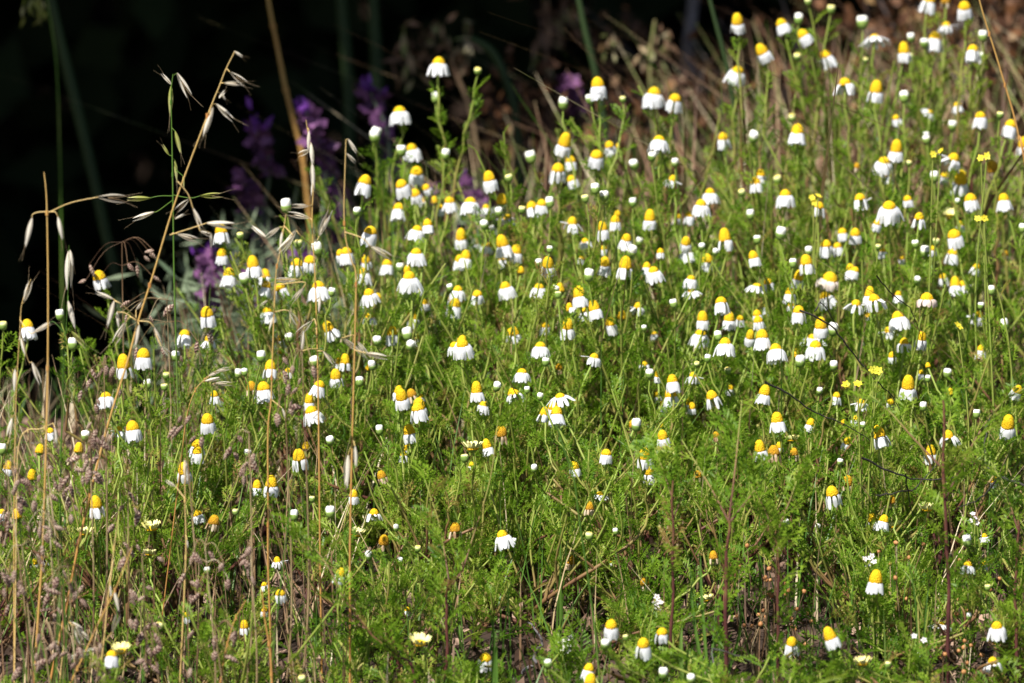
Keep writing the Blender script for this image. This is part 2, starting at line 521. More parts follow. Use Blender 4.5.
def disc_mb(hgt, sharp=1.0, base=0.06):
    """A dome packed with florets: rings of tiny bumps over a rounded cone."""
    b = MB()
    n, m = 22, 11
    t = np.linspace(0, 1, m)
    rad = 0.5 * np.cos(t * math.pi / 2) ** sharp
    z = hgt * np.sin(t * math.pi / 2) - base
    rad[-1] = 0.004
    prof = np.stack([rad, z], -1)
    prof = np.vstack([[0.40, -base - 0.08], prof])
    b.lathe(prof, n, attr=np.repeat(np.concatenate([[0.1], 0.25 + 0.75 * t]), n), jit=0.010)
    # florets standing proud of the dome
    ga = math.pi * (3 - math.sqrt(5))
    for k in range(90):
        u = 1 - (k + 0.5) / 96
        tt = math.asin(min(1, max(0, 1 - u)))/ (math.pi / 2) if False else 1 - u
        th = k * ga
        r = 0.5 * math.cos(tt * math.pi / 2) ** sharp
        zz = hgt * math.sin(tt * math.pi / 2) - base
        c = np.array([r * math.cos(th), r * math.sin(th), zz])
        o = np.array([r * math.cos(th) * 1.0, r * math.sin(th) * 1.0, (zz + base) * 0.5 / max(hgt, .2) + 0.05])
        o /= np.linalg.norm(o)
        s = 0.028
        f = frame(o, rng.uniform(0, 6))
        base4 = [c + (f[:, 1] * a + f[:, 2] * e) * s for a, e in ((1, 0), (0, 1), (-1, 0), (0, -1))]
        tip = c + o * 0.035
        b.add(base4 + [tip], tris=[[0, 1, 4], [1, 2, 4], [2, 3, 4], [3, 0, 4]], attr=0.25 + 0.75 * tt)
    return b


def cup_mb():
    b = MB()
    b.lathe([(0.05, -0.34), (0.16, -0.33), (0.33, -0.25), (0.41, -0.14), (0.40, -0.08)], 12, attr=0.5)
    return b


def bud_mb(wd, ht):
    """Closed bud: upright white petals bunched into a blunt barrel."""
    b = MB()
    for k in range(11):
        th = 2 * math.pi * k / 11 + rng.uniform(-.1, .1)
        prof = np.array([(0.34, -0.06), (0.43, 0.12), (0.47, 0.42), (0.46, 0.70), (0.36, 0.86), (0.05, 0.80)]) * np.array([wd, ht]) * rng.uniform(0.94, 1.05)
        rows = []
        for u in (-1, 0, 1):
            a = th + u * 0.36
            r = prof[:, 0] * (1.06 if u == 0 else 0.97)
            rows.append(np.stack([r * math.cos(a), r * math.sin(a), prof[:, 1]], -1))
        g = np.stack(rows, 1)
        i = (np.arange(5)[:, None] * 3 + np.arange(2)[None]).ravel()
        b.add(g.reshape(-1, 3), np.stack([i, i + 1, i + 4, i + 3], -1), attr=np.repeat(np.linspace(0.1, 1, 6), 3))
    b.lathe([(0.42 * wd, 0.2 * ht), (0.40 * wd, 0.55 * ht), (0.2 * wd, 0.74 * ht), (0.004, 0.76 * ht)], 10, attr=0.8)
    return b


def bud_cup():
    b = MB()
    b.lathe([(0.06, -0.36), (0.2, -0.33), (0.38, -0.2), (0.46, 0.0), (0.49, 0.2), (0.48, 0.36), (0.45, 0.38)], 12, attr=0.4)
    return b


CUP, BUDCUP = cup_mb().mesh('cup', M['cup']), bud_cup().mesh('bud_cup', M['cup'])
P_ = {
    'r': [petals_mb(rng.integers(15, 19), rng.uniform(0.9, 1.08), 0.35, d, 62, gaps=g, jitter=j).mesh('petals', M['petal']) for d, g, j in ((88, 0, 4), (86, .06, 6), (90, 0, 5), (84, .15, 9), (87, .05, 6), (79, .08, 8), (89, .1, 6), (86, 0, 9), (75, .1, 9), (88, .22, 8), (85, 0, 6), (91, .05, 5))],
    'c': [petals_mb(rng.integers(15, 18), rng.uniform(0.85, 1.08), 0.32, d, 55, gaps=g, jitter=j).mesh('petals', M['petal']) for d, g, j in ((91, 0, 4), (88, .08, 5), (93, 0, 4), (85, .12, 8), (90, .2, 6), (86, 0, 7), (92, .1, 5))],
    's': [petals_mb(rng.integers(14, 18), rng.uniform(1.1, 1.3), 0.37, d, 36, jitter=6).mesh('petals', M['petal']) for d in (79, 82, 75, 80)],
    'o': [petals_mb(rng.integers(13, 16), rng.uniform(1.1, 1.25), 0.38, d, 8, jitter=8).mesh('petals', M['petal']) for d in (42, 36, 48)],
    'f': [petals_mb(15, 1.05, 0.34, 76, 25, gaps=0.3, odd=o, jitter=13).mesh('petals', M['petal']) for o in ({0: 5}, {6: 0, 7: 30}, {6: -10}, {1: 10, 9: 40})],
    'w': [petals_mb(rng.integers(8, 12), rng.uniform(0.6, 0.8), 0.26, d, 60, gaps=0.15, curl=-8, jitter=8).mesh('petals', M['old_petal']) for d in (95, 99, 92)],
    'p': [petals_mb(13, 0.7, 0.36, 58, 5, curl=45, jitter=10).mesh('petals', M['pink'])],
    'u': [petals_mb(18, 0.66, 0.26, -58, -35, jitter=7).mesh('petals', M['cream']) for _ in range(2)],
}
D_ = {
    'r': [disc_mb(h).mesh('disc', M['disc']) for h in (0.62, 0.70, 0.56, 0.76)],
    'c': [disc_mb(h, 0.85).mesh('disc', M['disc']) for h in (0.98, 0.9, 1.08, 0.85)],
    's': [disc_mb(h).mesh('disc', M['disc']) for h in (0.5, 0.58)],
    'o': [disc_mb(h).mesh('disc', M['disc']) for h in (0.36, 0.42)],
    'w': [disc_mb(h, 0.85).mesh('disc', M['old_disc']) for h in (0.9, 0.8)],
    'u': [disc_mb(0.2).mesh('disc', M['disc'])],
}
D_['f'] = D_['r']
D_['p'] = D_['s']
D_['y'] = D_['c']
B_ = {'b': [bud_mb(0.98, h).mesh('bud', M['bud']) for h in (1.0, 1.12, 0.9)], 'g': [bud_mb(0.95, h).mesh('bud', M['cream']) for h in (0.72, 0.8)]}
DEF_W = {'r': 46, 'c': 48, 's': 52, 'o': 46, 'f': 40, 'w': 46, 'p': 58, 'u': 50, 'y': 42, 'b': 38, 'g': 34}

# heads read off the photograph in squares of 171 x 137 pixels, enlarged 4.985 times: kind, x, y of the disc's rim, disc width, lean
TILES = {
    (340, 0): "s 492 316 58 3;s 297 556 58 -8;b 477 500 40;g 687 360 34;b 175 675 50",
    (511, 0): "r 433 428 60 -4;s 713 467 60 6;r 817 497 56;b 260 530 45;b 396 505 42;g 558 502 30",
    (682, 0): "c 277 114 52 -10;c 402 262 54 -28;r 497 122 50 -25;s 277 355 54 6;r 606 178 50 -22;r 717 280 54 -12;f 812 418 56 -5;r 575 660 58;b 580 108 40;g 630 15;g 742 55 40;g 575 290 36;g 548 597 40;b 357 682",
    (853, 0): "o 108 190 50 4;b 48 125 56;b 290 198 36;c 255 262 50;g 290 288 30;r 408 192 58;b 355 225 40;r 380 5 55;w 462 10 44;r 555 38 56;f 465 130 40;b 647 192 42;r 597 253 52;b 640 285 26;c 115 455 58;b 255 497 46;o 385 560 30 40;b 495 638 40;r 520 528 36;r 635 583 50;r 785 628 54;g 733 580 34;r 215 590 34;b 365 682 30;g 62 305 28",
    (171, 137): "r 250 475 56;r 254 590 46 -14;c 410 645 56 -6;r 628 638 56;r 693 620 56;b 733 575 50;b 575 360 50;g 345 498;g 635 540 42;r 290 683 46;r 468 683 46;r 845 585 40",
    (342, 137): "s 347 60 50 -6;b 297 80 46;r 372 180 58 -3;r 113 228 60;r 297 240 54 -6;r 420 255 40 -25;r 367 288 46 -10;f 408 322 30;r 283 360 54 6;r 537 323 48;s 640 325 54;y 460 326 36;r 490 356 34;y 795 328 48;b 783 384 36;f 718 355 34;b 710 448 40;f 825 405 40;b 515 100 40;c 735 213 54;g 835 212 36;b 165 10 50;s 375 463 48;r 427 440 44;r 142 475 58;c 595 507 50;o 705 545 30 20;s 370 578 50;r 225 637 48;c 120 622 40;r 22 577 52;b 290 660 38;b 75 382 38;r 585 615 40;c 617 605 48;c 802 540 56;r 735 545 34;r 800 612 40;b 750 468 28;y 325 672 34",
    (513, 137): "c 255 38 58;r 225 164 58;r 288 122 46 -5;r 293 214 44;r 417 95 58 4;r 482 48 44;y 527 50 26;s 728 17 54;b 92 115 50;b 607 148 44;b 692 108 40;b 808 138 34;f 795 215 36;b 412 270 42;b 456 305 44;g 362 315 36;b 598 338 34;r 95 352 50;r 143 337 46 5;b 185 340 40;g 45 370;f 295 430 46 12;c 445 462 48;r 510 422 44;c 682 414 50;y 520 390 30;r 820 402 32;c 15 578 50;c 175 643 52;c 457 638 48;c 560 650 58;r 565 512 46;b 625 533 36;b 590 585 46;r 450 558 32;r 342 607 28;r 667 652 40;s 700 668 48;r 735 577 34;b 183 568 30;y 40 672 34;f 360 522 36;b 130 636 34",
    (682, 137): "r 205 8 46;r 572 -12 48;b 355 15 44;r 368 230 46;r 390 192 46;s 515 290 52;r 683 350 46;s 140 280 46 -4;s 95 338 50;r 37 394 42 6;c 20 530 44;s 25 575 46;c 215 514 56;r 127 618 50;r 357 600 46 -20;b 341 400 38;b 375 520 36;g 477 220 40;b 490 497 48;g 300 285;r 800 478 42 -8;r 718 542 50;r 775 547 40;c 620 632 56;b 553 640 36;b 632 578 36;c 840 668 42;b 98 555 32;b 165 582 26",
    (853, 137): "c 215 70 54;s 155 124 54;f 172 195 40;w 18 152 30;f 500 110 52;w 702 165 58 -4;c 535 225 58;b 367 22 36;c 848 48 46;r 455 197 38;b 405 212 40;r 587 316 58;r 752 314 50;s 180 348 62;r 272 312 40;r 330 407 46;r 122 432 38;r 35 308 50;f 40 328 36;u 485 395 50;b 522 328 24;r 505 493 62;r 497 582 48;r 533 442 34;r 12 487 46;r 150 570 32;b 313 542 34;b 358 585 42;r 395 562 34;r 240 607 30;r 615 652 36;w 760 588 30;b 846 465 36;r 10 667 40;g 125 554 26;g 280 136 26;g 415 530",
    (0, 274): "r 497 22 60;r 137 266 56 -5;c 617 462 60 4;r 715 412 62;s 528 612 52 -8;b 300 218 40;b 362 363 44;b 738 560 38;g 15 266 40;g 830 513;g 820 570",
    (171, 274): "r 290 10 56;b 368 38 46;r 470 17 50;r 473 67 46;r 545 73 52 -10;s 735 67 58;r 180 205 60;s 480 192 48;r 68 307 52 -4;f 193 332 46;c 790 278 50 -10;b 820 332 50;b 590 328 40;b 24 420 42 8;b 335 507 34;b 367 498 30;b 450 426 42;y 548 392 30;c 495 474 52;r 585 487 34;r 462 572 60;w 402 575 46;r 217 607 36;b 718 448 46;r 740 557 50;c 688 638 42;r 705 680 50;c 822 516 50;c 845 446 40;b 800 100 34;f 543 330 36",
    (342, 274): "s 100 -5 50;s 135 100 50 -4;y 180 122 32;s 335 18 58;b 320 112 38;r 388 77 30;f 410 152 36;c 352 227 50 -6;f 135 218 36;c 250 302 50 -6;b 328 315 48 15;c 365 327 40;b 340 368 40;b 178 344 42;c 15 444 44 -6;b 152 468 36;y 130 476 30;b 88 546 40;c 280 593 40;c 298 620 54 -8;w 350 606 46 -20;c 385 664 58;r 392 612 30;b 290 666 36;r 548 125 36;s 578 82 44 -10;r 562 157 56;b 540 76 30;r 675 105 46;s 815 66 50 -10;f 560 360 42 -5;c 595 345 46;s 600 354 56;c 672 588 50 -5;b 770 572 38;s 705 655 40 15;c 842 304 36;c 845 606 36",
    (513, 274): "s 130 68 46;b 210 88 36;y 238 84 38;g 225 110;c 333 112 60;c 407 178 52 -6;r 360 192 44;r 487 250 46 -12;c 272 268 52;r 160 264 42;y 283 178 34;b 298 202 32;y 543 217 42;f 622 167 40;s 137 362 50;c 10 304 42 -6;b 163 447 36;f 405 417 42;s 45 492 46;o 235 612 48;f 10 600 46 -8;r 200 667 48;b 70 586 28;b 135 620 30;b 378 22 46;b 802 158 36;b 655 276 26;r 705 302 28;f 655 452 32;b 682 508 40;c 725 510 34;r 795 537 50 -4;c 787 610 54 -14;f 715 607 34;r 745 652 36;w 228 474 34",
    (682, 274): "r 195 142 54;c 103 228 50 -6;s 92 300 52;s 45 25 40;o 45 85 36;o 375 60 44;r 430 45 40 -10;c 580 26 44;r 538 97 44;c 235 230 50;r 290 225 34;b 182 320 36;s 215 347 54;r 375 204 40;r 380 237 44;c 340 316 40;r 400 318 58;s 467 378 56 -14;o 652 318 48;s 665 362 56;c 692 266 54 -4;r 582 188 52;b 752 293 48;p 735 30 74;s 715 115 50 -8;y 568 408 42;b 590 450 48;c 410 600 54;r 150 614 52;r 240 572 30;b 757 468 38;g 75 455 28;f 55 512 36;g 228 490 34;b 127 430 32;c 25 646 34;c 50 668 34;b 685 590 30;r 770 612 36;r 420 168 36;r 545 158 32",
    (853, 274): "c 82 110 46;f 107 128 54;f 15 152 46;r 228 107 36;c 510 62 48;f 545 58 42;s 225 217 58;p 368 128 62;c 340 326 46 -4;f 255 347 44;f 177 287 36;r 75 212 30;b 755 268 44;b 690 92 36;b 635 166 30;r 450 18 36;f 625 208 40;c 275 566 60 -10;b 470 505 40;r 338 495 30;y 375 463 26;r 638 380 40;r 817 584 46 14;r 187 642 34;f 40 642 38;y 485 596 34;b 350 672 34;b 372 530 26;r 195 412 34;b 320 40 34",
    (0, 411): "r 662 90 62 -10;f 592 102 38;c 480 474 56 -4;y 392 200 46;y 197 206 44;c 38 288 40;y 160 332 44;y 85 532 48;r 250 102 36;b 428 135 44;b 10 204 40;u 425 610 48;y 355 672 42;r 225 597 36;g 440 265 36;u 755 585 56;r 10 507 36",
    (171, 411): "r 182 52 56 -6;r 130 172 50;r 132 205 50;c 65 304 54;c 640 237 60;c 500 373 56;c 428 383 42;s 700 5 56;b 795 158 40;b 612 534 40;b 795 518 46;r 130 517 46 -10;w 212 560 54;g 703 444 30;b 382 222 36;g 322 510 30;y 670 186 34",
    (342, 411): "r 378 -8 58;c 337 110 54 -8;r 325 192 36 -5;r 308 222 36;w 200 330 44 -20;c 58 424 40;f 160 512 44;r 360 467 32;w 565 596 52;w 208 660 50;u 70 615 52;s 800 622 52 -5;u 652 185 58;w 793 118 56;c 725 182 42;g 612 242 40;r 645 275 30;w 437 588 32;b 188 106 36;y 835 110 26;b 270 592 26",
    (513, 411): "c 153 20 40;r 217 17 56;w 600 75 40 -20;b 615 85 46;c 747 133 48;r 465 215 48 -4;c 657 232 56 -4;c 680 308 52 -14;c 307 286 44;o 432 418 40;w 380 488 46;b 105 296 30;b 512 608 26;g 380 632 38;g 808 220 26;b 5 655 24;y 740 80 22",
    (682, 411): "c 475 52 56;c 640 68 40;w 172 128 34;w 78 326 38;c 390 196 50;w 458 215 56 -12;w 558 216 42;c 485 180 28;w 825 362 50;r 750 415 58 -3;c 685 490 30;b 523 575 36;b 675 588 28;u 548 145 42;r 210 450 18;c 823 160 36;y 805 62 26;b 788 262 30",
    (853, 411): "c 132 128 60 -10;c 772 78 60;c 387 212 50 -6;f 475 128 50;c 702 350 34;c 92 550 48;r 152 550 46;u 208 575 44;u 368 490 50;w 193 452 38;b 573 662 44 -15;f 655 627 30;b 615 24 34;b 50 78 26;r 10 42 36",
    (0, 546): "r 557 548 52;u 605 522 54;c 172 88 30;r 228 67 32;g 795 410 40;u 745 40 40",
    (171, 546): "c 367 405 40;r 545 240 46;c 465 324 32;r 75 350 32;r 465 195 30;f 530 78 36;b 182 130 30;g 655 672 36",
    (342, 546): "u 388 482 60;r 715 562 56;b 135 60 34;b 288 82 28;r 325 322 26;g 378 20 30;c -10 145 44",
    (513, 546): "w 283 82 50;r 490 402 56;r 650 494 58;r 743 434 52;r 378 617 50 5;c 385 682 56;b 460 500 42;b 175 596 36;b 750 648 46;g 563 462 28;w 657 190 44;r 490 85 18",
    (682, 546): "r 547 487 50;c 742 460 56 -22;b 45 672 40;w 158 62 44;u 125 268 40",
    (853, 546): "c 113 178 62;o 440 392 42 3;s 717 404 52;f 572 100 42;r 650 90 32;r 708 490 24;f 697 582 46;r 757 622 24;u 50 585 52;g 672 212 32;b 578 358 24;g 175 598 30",
}

# plants: a pixel near the middle of the plant's heads, and the words that single it out
PLANTS = [
    (452, 80, 'tall chamomile with its daisy highest against the black hollow, on a forked purplish stem'),
    (398, 118, 'chamomile with a wide-skirted daisy and a white bud at the edge of the black hollow'),
    (592, 95, 'chamomile with one small daisy between two round white buds beside the fuzzy grey-green lavender tip'),
    (664, 98, 'chamomile bearing two equal daisies side by side just right of the lone top daisy'),
    (752, 40, 'chamomile with left-leaning yellow cones close under the blurred grey dead branch'),
    (738, 72, 'chamomile with one broad daisy above a leafy shoot below the grey dead branch'),
    (805, 42, 'chamomile with two left-leaning daisies among bare bud stalks at the top edge'),
    (838, 82, 'chamomile with a daisy whose petal sticks out sideways, below the leaning top-edge daisies'),
    (876, 38, 'chamomile with a flat open daisy like a small parasol near the top edge'),
    (935, 35, 'chamomile with upright daisies and a long pink stem reaching the top edge'),
    (970, 40, 'chamomile left of the long tan straw, with round bud and daisy near the top edge'),
    (885, 92, 'chamomile with a tall fat yellow cone under the flat open parasol daisy'),
    (940, 118, 'chamomile with a front-facing small white daisy on the upper right'),
    (990, 120, 'chamomile with two daisies at the foot of the long tan straw by the right edge'),
    (365, 178, 'chamomile with one full daisy by itself beside the dim purple lavender spikes'),
    (412, 160, 'chamomile with a tight cluster of drooping daisies right below the edge daisy'),
    (407, 205, 'chamomile with daisies touching shoulder to shoulder left of the forked purplish stem'),
    (455, 203, 'chamomile with small daisies and a broad skirted daisy under the forked purplish stem'),
    (492, 190, 'chamomile with one neat yellow cone against the dark gap beside the purplish stem'),
    (562, 155, 'chamomile with four daisies stacked one over another on close stalks, upper middle'),
    (604, 152, 'chamomile with a lone daisy and small blurred neighbours, right of the four stacked daisies'),
    (655, 145, 'chamomile with one wide daisy over several square white buds, upper middle'),
    (538, 208, 'chamomile with twin daisies touching and a white bud at their side'),
    (578, 228, 'chamomile with ragged white petals spread like a propeller, its yellow barely showing'),
    (604, 228, 'chamomile with a brown-streaked petal skirt under a round cone'),
    (650, 222, 'chamomile with a tall round cone and small pale daisies on thin dark stalks'),
    (722, 140, 'chamomile with faint small daisy and square bud before the blurred brown field'),
    (758, 182, 'chamomile with two overlapping daisies, blurred, before the brown field'),
    (784, 200, 'chamomile with a crisp daisy on a long slanting leafy stalk, standing apart'),
    (816, 208, 'chamomile with a blurred daisy directly under the yellow blossom'),
    (700, 208, 'chamomile with three daisies rising in steps toward the upper right'),
    (722, 248, 'chamomile with a large daisy cone and a smaller daisy below it, mid right'),
    (750, 258, 'chamomile with half-turned daisy hidden behind the long slanting leafy stalk'),
    (806, 262, 'chamomile with a tall daisy flanked by two white buds, mid right'),
    (834, 245, 'chamomile with three crowded daisies one behind another, mid right'),
    (888, 162, 'chamomile with two daisies, one above the other, beside a long pale curved stalk'),
    (952, 168, 'chamomile with ragged daisy above a fat yellow cone, between the yellow blossoms'),
    (995, 160, 'chamomile with an ochre withered cone and shrunken skirt by the right edge'),
    (886, 212, 'chamomile with a double-width daisy like two grown together, upper right'),
    (968, 205, 'chamomile with a plain daisy and pale open cup on the upper right'),
    (1006, 205, 'chamomile with one small daisy and a white bud against the right edge, higher up'),
    (954, 245, 'chamomile with a large daisy directly above a smaller one, like a double skirt'),
    (915, 250, 'chamomile with two round white buds and blurred daisies below the double-width daisy'),
    (226, 250, 'chamomile with two daisies just right of the slanted oat stalk, below its drooping spray'),
    (260, 275, 'chamomile with three daisies in a small bunch below the purple lavender'),
    (305, 262, 'chamomile with two equal daisies and a ragged white bud behind the thin oat stalk'),
    (288, 285, 'chamomile with daisies partly crossed by pale hanging oat husks'),
    (355, 250, 'chamomile with daisies crossed by a white oat husk right of the thin oat stalk'),
    (386, 262, 'chamomile with two daisies and a tiny bud left of the wide-skirted daisies'),
    (415, 250, 'chamomile with a skirted daisy alone on a straight stalk, middle of the meadow'),
    (466, 245, 'chamomile with a crowd of five small daisies in a ring, middle left'),
    (503, 245, 'chamomile with bright round cone over crowded daisies, below the dark gap'),
    (412, 285, 'chamomile with a large daisy over half-hidden petals and a square bud'),
    (415, 320, 'chamomile with two upright cones and square white buds, left of centre'),
    (366, 300, 'chamomile with skirted daisy and half-hidden yellow cones among oat husks'),
    (458, 298, 'chamomile with a daisy sitting on top of another daisy, left of centre'),
    (495, 290, 'chamomile with a daisy cut by a dark bare stem, near the centre'),
    (460, 346, 'chamomile with three yellow cones crowded into one wide white skirt'),
    (548, 265, 'chamomile with a big cone daisy and small daisies below it, centre'),
    (590, 305, 'chamomile with two large cone daisies side by side, one lower, at the centre'),
    (560, 325, 'chamomile with one medium daisy on a bare upright stalk just left of the centre pair'),
    (622, 265, 'chamomile with big cone daisy and loose sideways petals, centre'),
    (540, 350, 'chamomile with a neat skirted daisy above a square bud, below centre'),
    (650, 268, 'chamomile with a broad skirted daisy and thin forked dark twigs'),
    (640, 315, 'chamomile with hidden daisies and small buds in the green thick of the middle right'),
    (703, 320, 'chamomile with daisies ranged round a slanting purple stem, mid right'),
    (725, 340, 'chamomile with a wide fringed daisy split by a dark thin stem'),
    (762, 340, 'chamomile with two large daisies, the lower one leaning with a broad skirt'),
    (755, 315, 'chamomile with clustered blurred daisies behind the leaning broad skirt'),
    (815, 340, 'chamomile with three pale skirted daisies heaped together, right of middle'),
    (828, 290, 'chamomile with a big white petal tuft above drooping daisies'),
    (795, 300, 'chamomile with one square-skirted daisy right of middle, before dark twigs'),
    (768, 295, 'chamomile with white petals spread flat and a yellow edge, right of middle'),
    (872, 298, 'chamomile with two cones and one loose white petal, right'),
    (896, 320, 'chamomile with one full skirted daisy and a small ragged one beneath, right'),
    (926, 298, 'chamomile with a pinkish cream flattened flower on a pale stalk'),
    (960, 288, 'chamomile with two merged yellow cones and a petal flying to the right'),
    (920, 342, 'chamomile with a narrow tall cone beside a flat petal, right'),
    (1000, 322, 'chamomile with a square white bud by the right edge'),
    (985, 350, 'chamomile with a single small daisy deep in the green near the right edge'),
    (99, 280, 'chamomile with one daisy alone against the black hollow on the left'),
    (27, 325, 'chamomile with one daisy left of the straight golden oat stem'),
    (135, 362, 'chamomile with two daisies either side of the slanted oat stalk'),
    (110, 402, 'chamomile with a fringed daisy next to the dark quaking grass heads'),
    (130, 430, 'chamomile with two daisies just right of the dark quaking grass heads'),
    (68, 320, 'chamomile with white buds only, right of the straight golden oat stem'),
    (208, 325, 'chamomile with one upright daisy over a split-skirted daisy on one stalk, left'),
    (182, 352, 'chamomile with small leaning daisy and a white bud left of the upright daisy'),
    (268, 318, 'chamomile with skirted daisy under a hanging oat husk, and white bud'),
    (265, 388, 'chamomile with daisies and cone crowded between two orange oat stems'),
    (215, 400, 'chamomile with half-hidden daisy behind a bent dry oat spray'),
    (330, 335, 'chamomile with yellow cone beside a large white bud, right of the orange oat stem'),
    (316, 395, 'chamomile with daisies crossed by the orange oat stem and purple grass heads'),
    (345, 372, 'chamomile with cones and white buds beside the second orange oat stem'),
    (405, 400, 'chamomile with four cones bunched tight, one turned ochre, left of centre'),
    (478, 395, 'chamomile with a cone daisy above spread white petals, below centre'),
    (555, 402, 'chamomile with open parasol daisy above two daisies, below centre'),
    (520, 385, 'chamomile with two daisies half hidden by green sprays, below centre'),
    (598, 360, 'chamomile with a slit-skirted daisy crossed by a red-brown stem'),
    (668, 395, 'chamomile with two daisies, one over the other, both leaning right'),
    (650, 372, 'chamomile with square bud and small hidden daisies above the right-leaning two'),
    (690, 390, 'chamomile with small ragged daisies and pale buds at lower mid right'),
    (712, 398, 'chamomile with one small upright daisy over feathery leaves, lower mid right'),
    (764, 392, 'chamomile with a tall daisy isolated above a thin green stalk, lower mid right'),
    (798, 362, 'chamomile with yellow cone above a bent white petal, right'),
    (835, 385, 'chamomile with pale buds and small daisies in the green, right'),
    (908, 388, 'chamomile with a large leaning cone daisy on a pale arched stalk, right'),
    (935, 375, 'chamomile with small cones and a pointed white bud, right'),
    (1017, 392, 'chamomile with a right-leaning daisy cut by the right edge'),
    (25, 465, 'chamomile with yellow heads lost among quaking grass at the far left'),
    (88, 450, 'chamomile with bare yellow discs behind the dark quaking grass heads'),
    (97, 508, 'chamomile with one cone daisy beside the slanted orange stalk, lower left'),
    (200, 430, 'chamomile with two daisies behind striped quaking grass heads'),
    (187, 475, 'chamomile with cone daisy crossed by an upright white oat husk'),
    (300, 458, 'chamomile with a broad tall-coned daisy between orange oat stem and green grass stem'),
    (265, 485, 'chamomile with a white-petalled cone daisy touching the orange stem, lower left'),
    (205, 518, 'chamomile with a small daisy beside an ochre withered cone, lower left'),
    (310, 515, 'chamomile with white buds only, around the lower orange stems'),
    (410, 435, 'chamomile with three small daisies in a column below the bunched cones'),
    (380, 515, 'chamomile with side-petalled daisy and a withered cone, below the column of three'),
    (352, 510, 'chamomile with a half-hidden daisy against the second orange oat stem, lower'),
    (455, 530, 'chamomile with a withered cone in brown tatters, lower middle'),
    (503, 540, 'chamomile with one wide crisp daisy alone, lower middle'),
    (480, 450, 'chamomile with pale cream cup flower above a green bud, lower middle'),
    (500, 435, 'chamomile with brownish-skirted cone next to a hidden yellow one, lower middle'),
    (574, 468, 'chamomile with a thin cone daisy against a long pale bent stalk'),
    (606, 455, 'chamomile with one tidy small daisy by itself, lower middle right'),
    (592, 500, 'chamomile with a flat open daisy touching a withered brown cone'),
    (648, 470, 'chamomile with two daisies, one over the other, the lower leaning wide'),
    (662, 438, 'chamomile with a cone daisy and a browned white ball above the lower pair'),
    (777, 425, 'chamomile with a square daisy over a smaller cone, on forking maroon stems'),
    (768, 452, 'chamomile with a withered drooping pinkish cone among fresher cones'),
    (705, 450, 'chamomile with dried pale brown heads only, on crossing maroon stems'),
    (832, 495, 'chamomile with a square clean daisy and a tilted ochre cone above'),
    (846, 430, 'chamomile with small yellow cones half lost behind dark twigs'),
    (882, 440, 'chamomile with a tall two-petalled cone over dark twigs, right'),
    (930, 452, 'chamomile with a narrow cone daisy leaning on the tallest maroon stem'),
    (1008, 428, 'chamomile with a round cone and short skirt at the right edge'),
    (878, 520, 'chamomile with two little cones side by side and a pale cup, lower right'),
    (925, 508, 'chamomile with spiky cream cup flower left of the tallest maroon stem'),
    (975, 540, 'chamomile with a tilted white bud and a tattered daisy, lower right'),
    (992, 480, 'chamomile with one small short daisy beside the black twig, lower right'),
    (570, 562, 'chamomile with a withered half-brown cone on a pale green stalk, low middle'),
    (420, 640, 'chamomile with a cream-yellow open cup flower alone at the bottom'),
    (485, 660, 'chamomile with one square white daisy at the bottom middle'),
    (612, 628, 'chamomile with a daisy and square bud at the bottom, left of the low pair'),
    (650, 640, 'chamomile with two bottom daisies side by side, the left with a raised petal'),
    (588, 672, 'chamomile with two overlapping daisies cut by the bottom edge'),
    (645, 585, 'chamomile with a bare knobbly yellow head on a straight stalk, low middle'),
    (712, 560, 'chamomile with a half-shed daisy left of the dark maroon stem'),
    (792, 643, 'chamomile with one small daisy at the bottom, left of the tilted one'),
    (830, 638, 'chamomile with a tilted daisy at the bottom right of the bent grey stem'),
    (876, 580, 'chamomile with a tall egg-shaped cone standing alone, lower right'),
    (941, 625, 'chamomile with a flat open daisy below the tallest maroon stem'),
    (997, 628, 'chamomile with a tent-shaped wide daisy at the bottom right corner'),
    (972, 565, 'chamomile with two little cones low on the right, one petal raised'),
    (992, 662, 'chamomile with ragged two-petal daisy under the tent-shaped one'),
    (864, 662, 'chamomile with a pale yellow open cup at the bottom right'),
    (114, 655, 'chamomile with one square daisy beside a pale yellow cup, bottom left'),
    (42, 562, 'chamomile with two tiny daisies deep in the grass, far lower left'),
    (155, 620, 'chamomile with a round green bud only, bottom left among the grass'),
    (275, 595, 'chamomile with small daisies beside the lower orange stems'),
    (245, 626, 'chamomile with a round cone and splayed petals, bottom left of the orange stem'),
    (187, 617, 'chamomile with one small daisy behind a thin yellow-green stem, bottom left'),
    (347, 575, 'chamomile with yellow cones just left of the second orange oat stem, low'),
    (405, 610, 'chamomile with tiny daisy low in the leaves, bottom middle left'),
    (385, 560, 'chamomile with small white buds only, low middle left'),
]

heads = []
for (x0, y0), s in TILES.items():
    for e in s.split(';'):
        f = e.split()
        k = f[0]
        wd = float(f[3]) if len(f) > 3 else DEF_W[k]
        heads.append((k, x0 + float(f[1]) / 4.985, y0 + float(f[2]) / 4.985, wd / 4.985, float(f[4]) if len(f) > 4 else 0.0))
seed = np.array([(p[0], p[1]) for p in PLANTS], float)
own = [[] for _ in PLANTS]
for h in heads:
    own[int(np.argmin(((seed - np.array(h[1:3])) ** 2).sum(1)))].append(h)


